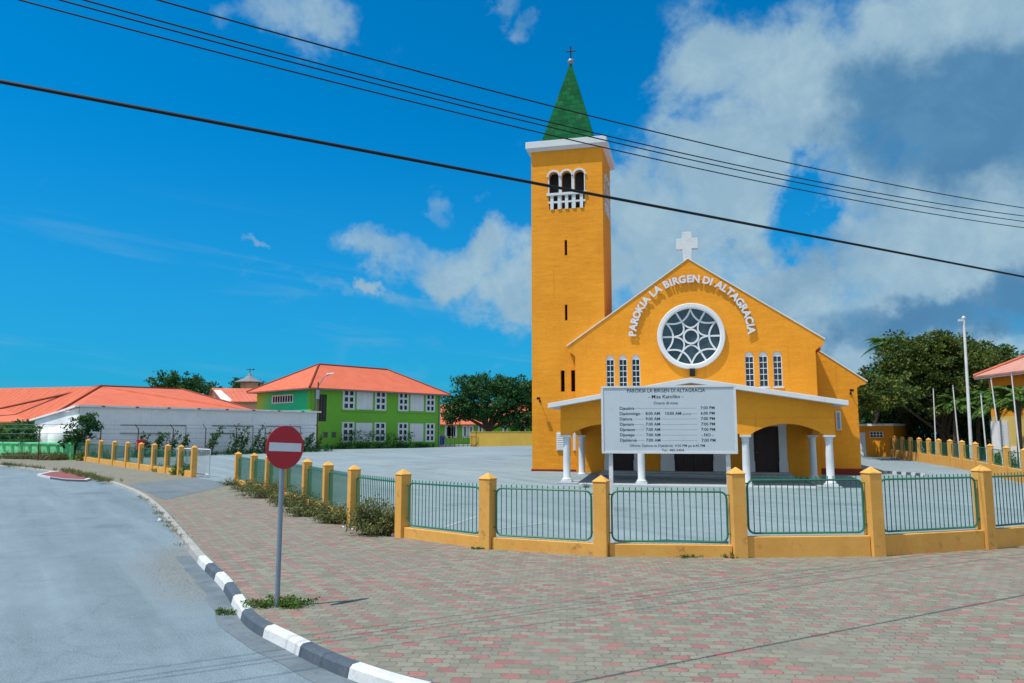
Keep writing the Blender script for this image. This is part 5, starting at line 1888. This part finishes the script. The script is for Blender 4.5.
blades('verge_grass', None, None, [ground(0, 458.6), ground(30, 459), ground(60, 460.3)], .9, .55, 4200, M['leaf_grass'], kind='stuff')
blades('verge_grass', None, None, [ground(60, 470.6), ground(80, 474.5), ground(98, 480), ground(108, 482.5)], .45, .24, 3000, M['leaf_grass'], kind='stuff')
blades('verge_grass', None, None, [ground(0, 465), ground(20, 466.8), ground(45, 469.5)], .2, .25, 900, M['leaf_grass'], kind='stuff')
# weeds in the kerb joint
blades('kerb_weeds', None, None, [ground(140, 496), ground(155, 508), ground(172, 526), ground(188, 546)], .2, .085, 1500, M['leaf_grass'], kind='stuff', zoff=-.03)

# trees behind the long roof
x, y, z = place(184, 125)
tree('broad_tree', 'dark broad tree rising behind the long orange roof', 'tree', (x, y, z), [(-3.2, 0, 10.2, 2.2, 2.5, 1.8), (0, 0, 10.0, 2.8, 2.5, 1.8), (3.2, 0, 8.8, 2.4, 2.5, 1.6), (-1, 0, 8.2, 4.2, 2.5, 1.6)], M['leaf_dark'], 230, 30, .42, .8, .35, 6)
x, y, z = place(247, 138)
tree('broad_tree', 'small dark tree behind the grey turret roof', 'tree', (x, y, z), [(-1.6, 0, 10.6, 1.6, 2, 1.3), (1.4, 0, 10.8, 1.6, 2, 1.2)], M['leaf_dark'], 80, 26, .42, .7, .3, 4)
# spreading tree left of the tower
x, y, z = place(487, 112)
tree('spreading_tree', 'large spreading dark green tree left of the bell tower', 'tree', (x, y, z),
     [(-1.5, 0, 8.6, 3.7, 3.4, 1.9), (2.6, 0, 8.5, 3.8, 3.2, 1.9), (6.6, 0, 7.4, 2.6, 3, 2.2), (-2.6, 0, 4.6, 2.2, 2.4, 1.1), (-4.0, 0, 6.0, 2.6, 3, 1.9), (0, -1, 6.2, 4.2, 3.5, 1.9), (4.6, 0, 6.6, 3.0, 3, 2.2), (-5.2, 0, 4.2, 1.7, 2, 1.2), (6.4, 0, 4.0, 2.4, 2.4, 2.4), (3.6, -1, 3.6, 2.2, 2.0, 1.3), (-.6, -1.2, 4.4, 2.2, 2.0, 1.0), (2.2, 0, 4.3, 1.8, 2.2, 1.0)],
     M['leaf_dark'], 900, 34, .34, .80, .38, 8, fork=.42, multi=2)

# ------------------------------------------------------------------ right: hut, trees, palms, house, poles
hp = place(859, 64); hq = place(894, 62)
hd = Vector((hq[0] - hp[0], hq[1] - hp[1], 0)); HL = hd.length
hut = empty('storage_hut', (hp[0] - .0, hp[1], .68), math.atan2(hd.y, hd.x), 'low orange flat roofed hut behind the church on the right', 'hut')
hz_ = at(875, 426, 63).z - .68
MB().box(-5, HL, 0, 4, -.3, hz_).build('wall', M['orange'], hut)
MB().box(-5.3, HL + .2, -.5, 4.2, hz_ + .002, hz_ + .18).build('roof_slab', M['cap'], hut)
MB().box(.05, .55, -.06, -.002, .0, 1.95).build('door', M['bright_white'], hut)
xv = (870.5 - 859) / 35.0 * HL; xw = (884 - 859) / 35.0 * HL
hv = []
for k in range(4):
    a_ = xv + .05 + (xw - xv - .06) * k / 4; b_ = a_ + (xw - xv) / 4 - .07
    for zz in (1.55, 1.78): hv.append([(a_, zz), (b_, zz), (b_, zz + .17), (a_, zz + .17)])
vb = MB().prism_xz([(xv, 1.5), (xw, 1.5), (xw, 2.0), (xv, 2.0)], -.05, -.003, 0, hv).build('vent_block', M['cap'], hut)
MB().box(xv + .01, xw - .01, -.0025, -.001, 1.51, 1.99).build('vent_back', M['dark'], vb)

for i, (px, Y, tz, blobs, cl_) in enumerate((
    (868, 68, 0, [(-.5, -5.5, 5.6, 2.7, 2.6, 1.7), (1.4, -2, 5.6, 2.6, 2.6, 1.7), (2.6, 1, 4.0, 2.4, 2.4, 2.0), (0, 1.5, 3.4, 2.8, 2.2, 2.0)], 420),
    (912, 64, 0, [(.2, 0, 8.7, 2.3, 2.6, 1.4), (1.8, 0, 8.0, 2.4, 2.6, 1.7), (-1.5, -.5, 6.6, 2.3, 2.6, 1.8), (.8, -1, 4.8, 3.0, 2.6, 2.0), (-4.3, -2.2, 5.0, 2.6, 2.6, 1.5)], 460),
    (945, 60, 0, [(0, 0, 8.3, 2.6, 2.6, 1.5), (-2, 0, 7.4, 2.3, 2.6, 1.7), (2.2, 0, 7.4, 2.4, 2.6, 1.7), (0, -1, 5.0, 3.3, 2.6, 1.9), (-6.2, -3.0, 5.0, 2.6, 3.0, 1.3)], 470),
    (976, 66, 0, [(0, 0, 8.6, 2.5, 2.6, 1.5), (2, 0, 7.7, 2.5, 2.6, 1.6), (-1.8, 0, 6.4, 2.5, 2.6, 1.8), (.5, -1, 4.3, 3.2, 2.6, 1.9)], 340),
    (1008, 84, 0, [(-1.0, 0, 9.6, 3.2, 2.6, 1.5), (2, 0, 8.6, 3.0, 2.6, 1.6), (0, 0, 6.5, 3.6, 3, 2.2)], 240))):
    x, y, z = place(px, Y)
    lab = ['dark green tree against the right corner of the church', 'tall olive tree behind the two leftmost thin flagpoles', 'broad olive tree directly behind the tall white flagpole', 'olive tree left of the pink roofed house', 'far dark tree rising behind the pink roof'][i]
    tree('leafy_tree', lab, 'tree', (x, y, z), blobs, M['leaf_dark'] if i in (0, 4) else M['leaf_olive'], int(cl_ * 1.3), 38, .27, .62, .22, 6, 'trees behind the right fence', .3, 2)
# dark undergrowth beneath them
for i, (px, Y, w_) in enumerate(((902, 66, 2.2), (925, 64, 2.2), (948, 62, 2.2), (972, 61, 2.2), (995, 62, 2.4))):
    x, y, z = place(px, Y)
    tree('undergrowth_bush', ['dark bush behind the fence beside the orange hut', 'dark bush behind the shaded fence posts', 'dark bush behind the fence and second thin flagpole', 'dark bush behind the tall white flagpole base', 'dark bush behind the white wall panel'][i], 'bush',
         (x, y, z), [(0, 0, 1.6, w_, 1.5, 1.7), (.8, .4, 2.8, w_ * .8, 1.5, 1.4)], M['leaf_dark'], 110, 30, .26, .6, .1, 4, 'bushes under the right trees')


def palm(name, label, base, h, r, n_f, lean=(0, 0), group=None, leaf=.06, droop=1.0):
    o = empty(name, base, 0, label, 'palm', group)
    top = Vector((lean[0], lean[1], h))
    pts = [Vector((lean[0] * t * t, lean[1] * t * t, h * t)) for t in (0, .25, .5, .75, 1)]
    pts[0].z = -.3
    MB().tube(pts, [.2, .16, .14, .13, .12], 8).build('trunk', M['bark'], o, smooth=True)
    for k in range(n_f):
        az = 2 * math.pi * (k + .4 * random.random()) / n_f
        el = random.uniform(-.1, 1.1)
        d = Vector((math.cos(az), math.sin(az), 0))
        L_ = r * random.uniform(.85, 1.15)
        C_, N_, S_ = [], [], []
        for i in range(46):
            t = .08 + .92 * i / 45
            p = top + d * (L_ * t * math.cos(el * (1 - .3 * t))) + Vector((0, 0, L_ * (math.sin(el) * t - droop * .62 * t * t)))
            for sd in (-1, 1):
                sidev = Vector((-d.y, d.x, 0)) * sd
                ld = (sidev * .8 + d * .55 + Vector((0, 0, -.55 + .25 * math.sin(el)))).normalized()
                ll = .62 * r / 2.4 * math.sin(math.pi * min(1, .15 + .82 * t)) + .06
                C_.append(tuple(p + ld * ll * .5)); N_.append(tuple(ld)); S_.append(ll)
        quads_mesh('frond', np.array(C_), np.array(N_), np.array(S_), M['leaf_palm'], o, None, .16)
    return o


x, y, z = place(903, 74)
palm('coconut_palm', 'coconut palm with drooping fronds above the trees beside the church', (x, y, z), at(897, 344, 74).z - z, 2.7, 17, (-.8, 0), None, droop=1.1)
for i, (px, Y, yt, r) in enumerate(((955, 57, 402, 1.5), (998, 50, 400, 2.1), (1019, 47, 397, 2.2), (978, 58, 406, 1.4))):
    x, y, z = place(px, Y)
    palm('garden_palm', ['small palm behind the second thin flagpole', 'small palm before the orange house corner', 'small palm at the right edge before the house window', 'small palm right of the tall white flagpole'][i],
         (x, y, z), at(px, yt, Y).z - z, r, 26, (.2, 0), 'small palms behind the right fence', droop=.9)

# pink roofed house on the right
HX = 34.4
hh_ = empty('roofed_house', (HX, 54.8, zg(54.8, HX)), 0, 'orange and yellow house with faded pink hipped roof at right edge', 'house')
hz0 = zg(54.8, HX)
EZ = at(973.5, 376.8, 56).z - hz0
MB().box(0, 12, -14, 0, 3.2, EZ - .02).build('upper_wall', M['orange'], hh_)
MB().box(.003, 12, -14, -.003, -.4, 3.197).build('lower_wall', M['pale_yellow'], hh_)
rfm = MB()
RZ = EZ + 3.05
roof_poly(rfm, [Vector((-.5, 1.0, EZ)), Vector((-.5, -15, EZ)), Vector((5.5, -9, RZ)), Vector((5.5, -4.6, RZ))], .13)
roof_poly(rfm, [Vector((12.8, 1.1, EZ)), Vector((-.5, 1.0, EZ)), Vector((5.5, -4.6, RZ)), Vector((7, -4.6, RZ))], .13)
roof_poly(rfm, [Vector((12.8, 1.1, EZ)), Vector((7, -4.6, RZ)), Vector((7, -9, RZ)), Vector((12.8, -15, EZ))], .13)
rfo = rfm.build('roof', M['tile_pink'], hh_)
MB().tube([(-.46, .95, EZ + .05), (5.5, -4.6, RZ + .06), (5.5, -9, RZ + .06)], .13, 6).build('ridge_tiles', M['tile_red'], rfo)
MB().box(-.44, -.40, -14.9, .95, EZ - .24, EZ - .135).build('fascia', M['cap'], rfo)
def hy(px): 
    d = ray(px, 430); return HX * d.y / d.x - 54.8
for (p0, p1, z0, z1, mt) in ((1004.5, 1016, 4.25, 5.3, 'pane'),):
    f_ = MB().box(-.06, -.003, hy(p1), hy(p0), z0, z1).build('window', M['dark'], hh_)
    MB().box(-.08, -.062, (hy(p0) + hy(p1)) / 2 - .05, (hy(p0) + hy(p1)) / 2 + .05, z0, z1).build('mullion', M['orange'], f_)
dr = MB().box(-.08, -.003, hy(1008.8), hy(1002), .3, 2.85).build('louver_door', M['bright_white'], hh_)
lvv = MB()
for k in range(9): lvv.box(-.1, -.082, hy(1008.8) + .5, hy(1002) - .25, .9 + k * .2, 1.0 + k * .2)
lvv.build('louver', M['dark'], dr)
MB().box(-.05, -.002, hy(1024), hy(1010), -.3, 1.1).build('dado', M['wall_white'], hh_)
# white wall panel (side gate) in front of the house
sp0 = place(992, 48.5); sp1 = place(1001, 47.6)
sd = Vector((sp1[0] - sp0[0], sp1[1] - sp0[1], 0))
sgt = empty('garden_gate', (sp0[0], sp0[1], sp0[2]), math.atan2(sd.y, sd.x), 'solid white gate panel behind the fence before the yellow house wall', 'gate')
MB().box(0, sd.length, 0, .06, .05, 2.85).build('gate_panel', M['wall_white'], sgt)
MB().box(-.06, 0, -.02, .08, -.1, 2.95).box(sd.length, sd.length + .06, -.02, .08, -.1, 2.95).build('gate_post', M['galv'], sgt)
for i, (px, Y, r) in enumerate(((983, 47.5, .8), (990, 46, .7))):
    x, y, z = place(px, Y)
    scrub('garden_bush', ['round green bush behind the fence left of white panel', 'small green bush before the white gate panel'][i], 'bush', (x + 1.0, y, z), r, .6, 1.2, 900, M['leaf_mid'], None, .14, 24)

# flagpoles
def flagpole(px0, py0, px1, py1, label, r=.04, Y=None, big=False):
    g = ground(px0, py0)
    top = at(px1, py1, g.y)
    o = empty('flagpole', (g.x, g.y, g.z), 0, label, 'flagpole', None if big else 'thin bare flagpoles by the right fence')
    t = top - g
    MB().tube([(0, 0, -.2), tuple(t)], [r * 1.15, r * .8], 10).build('pole', M['pole_white'], o, smooth=True)
    if big:
        MB().lathe([(r * 2.6, -.05), (r * 2.6, .12), (r * 1.3, .14)], 0, 0, 14).build('base', M['cap'], o)
        h_ = MB().box(-.32, .05, -.06, .06, -.12, .02); h_.lathe([(.02, .0), (.10, .06), (.11, .12), (.06, .2), (.02, .22)], 0, 0, 12)
        h_ = h_.build('finial', M['bright_white'], o); h_.location = t
    else:
        c_ = MB().lathe([(r * .9, -.01), (r * 1.3, .02), (r * .6, .08)], 0, 0, 8).build('pole_cap', M['galv'], o); c_.location = t
    return o


flagpole(936.5, 462.4, 933.3, 389, 'leftmost thin bare flagpole, before the shaded fence corner')
flagpole(960.8, 465.6, 952.9, 386.4, 'thin bare flagpole just left of the tall white flagpole')
flagpole(988, 470, 980.8, 394.4, 'shortest thin bare flagpole, just right of the tall white one')
flagpole(1004.3, 472, 991, 379.3, 'thin leaning bare flagpole beside the white gate panel')
flagpole(1021.6, 473.5, 1011.6, 375, 'rightmost thin bare flagpole in front of the house window')
flagpole(972.3, 469.5, 963.7, 319.5, 'tall thick white flagpole with a bracket at its top', .088, big=True)

# street lamp by the green school corner
sl = Vector(place(316.5, 84.5))
slo = empty('street_lamp', sl, 0, 'street lamp on a thin pole at the corner of the green school', 'street lamp')
zt = at(316.5, 382, 84.5).z - sl.z
MB().tube([(0, 0, -.2), (0, 0, zt)], [.11, .08], 8).build('pole', M['rust'], slo)
hx = at(330.5, 374.5, 84.5) - sl
MB().tube([(0, 0, zt - .5), (hx.x * .5, -.1, zt + (hx.z - zt) * .72), (hx.x, -.2, hx.z)], .05, 6).build('arm', M['galv'], slo)
MB().hexa([(hx.x - .45, -.32, hx.z - .06), (hx.x + .45, -.32, hx.z + .05), (hx.x + .45, -.08, hx.z + .05), (hx.x - .45, -.08, hx.z - .06),
           (hx.x - .4, -.28, hx.z + .08), (hx.x + .4, -.28, hx.z + .19), (hx.x + .4, -.12, hx.z + .19), (hx.x - .4, -.12, hx.z + .08)]).build('lamp_head', M['bright_white'], slo, bevel=.04)
MB().box(-.18, .18, -.14, .14, zt - 1.9, zt - .9).build('junction_box', M['galv'], slo)

# ------------------------------------------------------------------ overhead cables
WD = Vector((12.6, 7.23, 0)).normalized(); WN = Vector((-WD.y, WD.x, 0))


def wire(name, label, k, pts, r, group=None):
    s_ = np.array([p[0] for p in pts]); z_ = np.array([p[1] for p in pts])
    co_ = np.polyfit(s_, z_, 2)
    P = []
    for s0 in np.linspace(-9, 46, 90):
        sc0 = min(max(s0, -3), 24)
        z = np.polyval(co_, sc0) + (s0 - sc0) * np.polyval(np.polyder(co_), sc0)
        P.append(WD * s0 + WN * k + Vector((0, 0, z)))
    o = MB().tube(P, r, 6).build(name, M['cable'], None, smooth=True)
    tag(o, label, 'cable', group)
    return o


wire('overhead_cable', 'thick black cable crossing lowest, in front of the church tower', 6.69, [(-1.0, 5.062), (3.85, 5.07), (13.9, 5.075)], .0165)
wire('overhead_wire', 'thin wire highest of the four strung before the spire', 8.963, [(.54, 7.272), (5.14, 7.2), (18.87, 7.641)], .0095, 'thin overhead wires')
wire('overhead_wire', 'second highest thin wire, close above its twin before the spire', 9.463, [(-.19, 7.316), (5.43, 7.2), (19.9, 7.727)], .0095, 'thin overhead wires')
wire('overhead_wire', 'third thin wire from the top, close below its twin', 9.62, [(-.43, 7.327), (5.52, 7.2), (20.2, 7.671)], .0095, 'thin overhead wires')
wire('overhead_wire', 'lowest thin wire, passing across the white tower cornice', 9.883, [(-.83, 7.344), (5.67, 7.2), (20.73, 7.649)], .0095, 'thin overhead wires')

# ------------------------------------------------------------------ scrub, weeds and litter in front of the fence
scr = [(375, 535, .78, .50, .95, 6500, 'large dry scrub bush at the foot of the fence post with litter'), (337, 523, .80, .45, .58, 3600, 'dry scrub bush in the middle of the fence scrub row'),
       (309, 516, .85, .45, .62, 3300, 'dry scrub bush just right of the no entry pole'), (291, 506, 1.0, .5, .7, 3400, 'dry scrub bush behind the no entry pole'),
       (268, 498, 1.3, .55, .8, 4200, 'greyish scrub bush left of the no entry pole'), (250, 491.5, 1.0, .5, .55, 1900, 'scrub bush near the first ochre post by the driveway'), (231, 485.5, .7, .4, .45, 500, 'small scrub tuft at the driveway corner post')]
for (px, py, w_, dp_, h, n_, lab) in scr:
    p = ground(px, py)
    scrub('scrub_bush', lab, 'bush', p, w_, dp_, h, n_, M['leaf_dry'], 'dry scrub along the front fence', .065, 90)
for (px, py, w_, h, n_, lab) in ((277, 605, .55, .13, 1900, 'low green weeds around the foot of the no entry pole'), (662, 556, .16, .22, 260, 'small bright weed at the fence wall below the board'),
                                 (690, 557.5, .3, .09, 240, 'thin low weeds along the fence wall below the board'), (732, 557.8, .2, .12, 200, 'small weeds against the tall fence post'), (478, 549, .18, .06, 120, 'tiny weeds at the foot of an ochre post'),
                                 (586, 487.5, .35, .25, 240, 'small weed tuft beside the left porch columns'), (226, 604.5, .2, .1, 200, 'small weeds growing in the painted kerb')):
    p = ground(px, py)
    if px == 226: p.z -= .13
    scrub('weed_patch', lab, 'weeds', p, w_, w_ * .7, h, n_, M['leaf_weed'], 'small weeds', .045, 24)
for i, (px, py, s0) in enumerate(((406, 537.5, .085), (393, 536, .05), (384, 533.5, .045), (352, 530, .04), (343, 527.5, .04), (160, 516.5, .06))):
    p = ground(px, py)
    m_ = MB(); vs = []
    for k in range(14):
        d = Vector((random.gauss(0, 1), random.gauss(0, 1), random.gauss(0, 1))).normalized()
        vs.append(d * s0 * random.uniform(.7, 1.1))
    bm = bmesh.new()
    for v in vs: bm.verts.new(v)
    bmesh.ops.convex_hull(bm, input=bm.verts)
    me = bpy.data.meshes.new('litter'); bm.to_mesh(me); bm.free(); me.materials.append(M['litter'])
    o = link('paper_litter', me); o.location = (p.x, p.y, p.z + s0 * .5 - (.13 if px < 170 else 0))
    tag(o, ['largest scrap of white litter beside the dry scrub bush', 'small white scrap lying under the large dry scrub', 'small white scrap left of the large dry scrub', 'white litter scrap between two scrub bushes', 'tiny white scrap on the paving before the scrub', 'crumpled white litter lying by the bare kerb'][i], 'litter', 'scraps of litter')

# loose grit and dry leaves swept against the kerb
gl_pts = kerb_mesh(kl, s_start - 11.0, s_start + 3.0)
gq = MB()
rr_ = random.Random(5)
for k in range(380):
    p, nn_ = gl_pts[rr_.randrange(len(gl_pts))]
    off = .2 + abs(rr_.gauss(0, .55))
    c_ = p + nn_ * off
    sz = rr_.uniform(.005, .014)
    z = zg(c_.y, c_.x) - .128
    a_ = rr_.uniform(0, 6.28)
    q_ = [Vector((c_.x + sz * math.cos(a_ + t) * rr_.uniform(.7, 1.3), c_.y + sz * math.sin(a_ + t) * rr_.uniform(.7, 1.3), z)) for t in (0, 2.1, 4.2)]
    gq.add(q_ + [Vector((c_.x, c_.y, z + sz))], [(0, 1, 3), (1, 2, 3), (2, 0, 3), (0, 2, 1)], 0 if rr_.random() < .7 else 1)
go2 = gq.build('grit', [M['kerb_bare'], M['soil']], merge=False)
go2['kind'] = 'stuff'
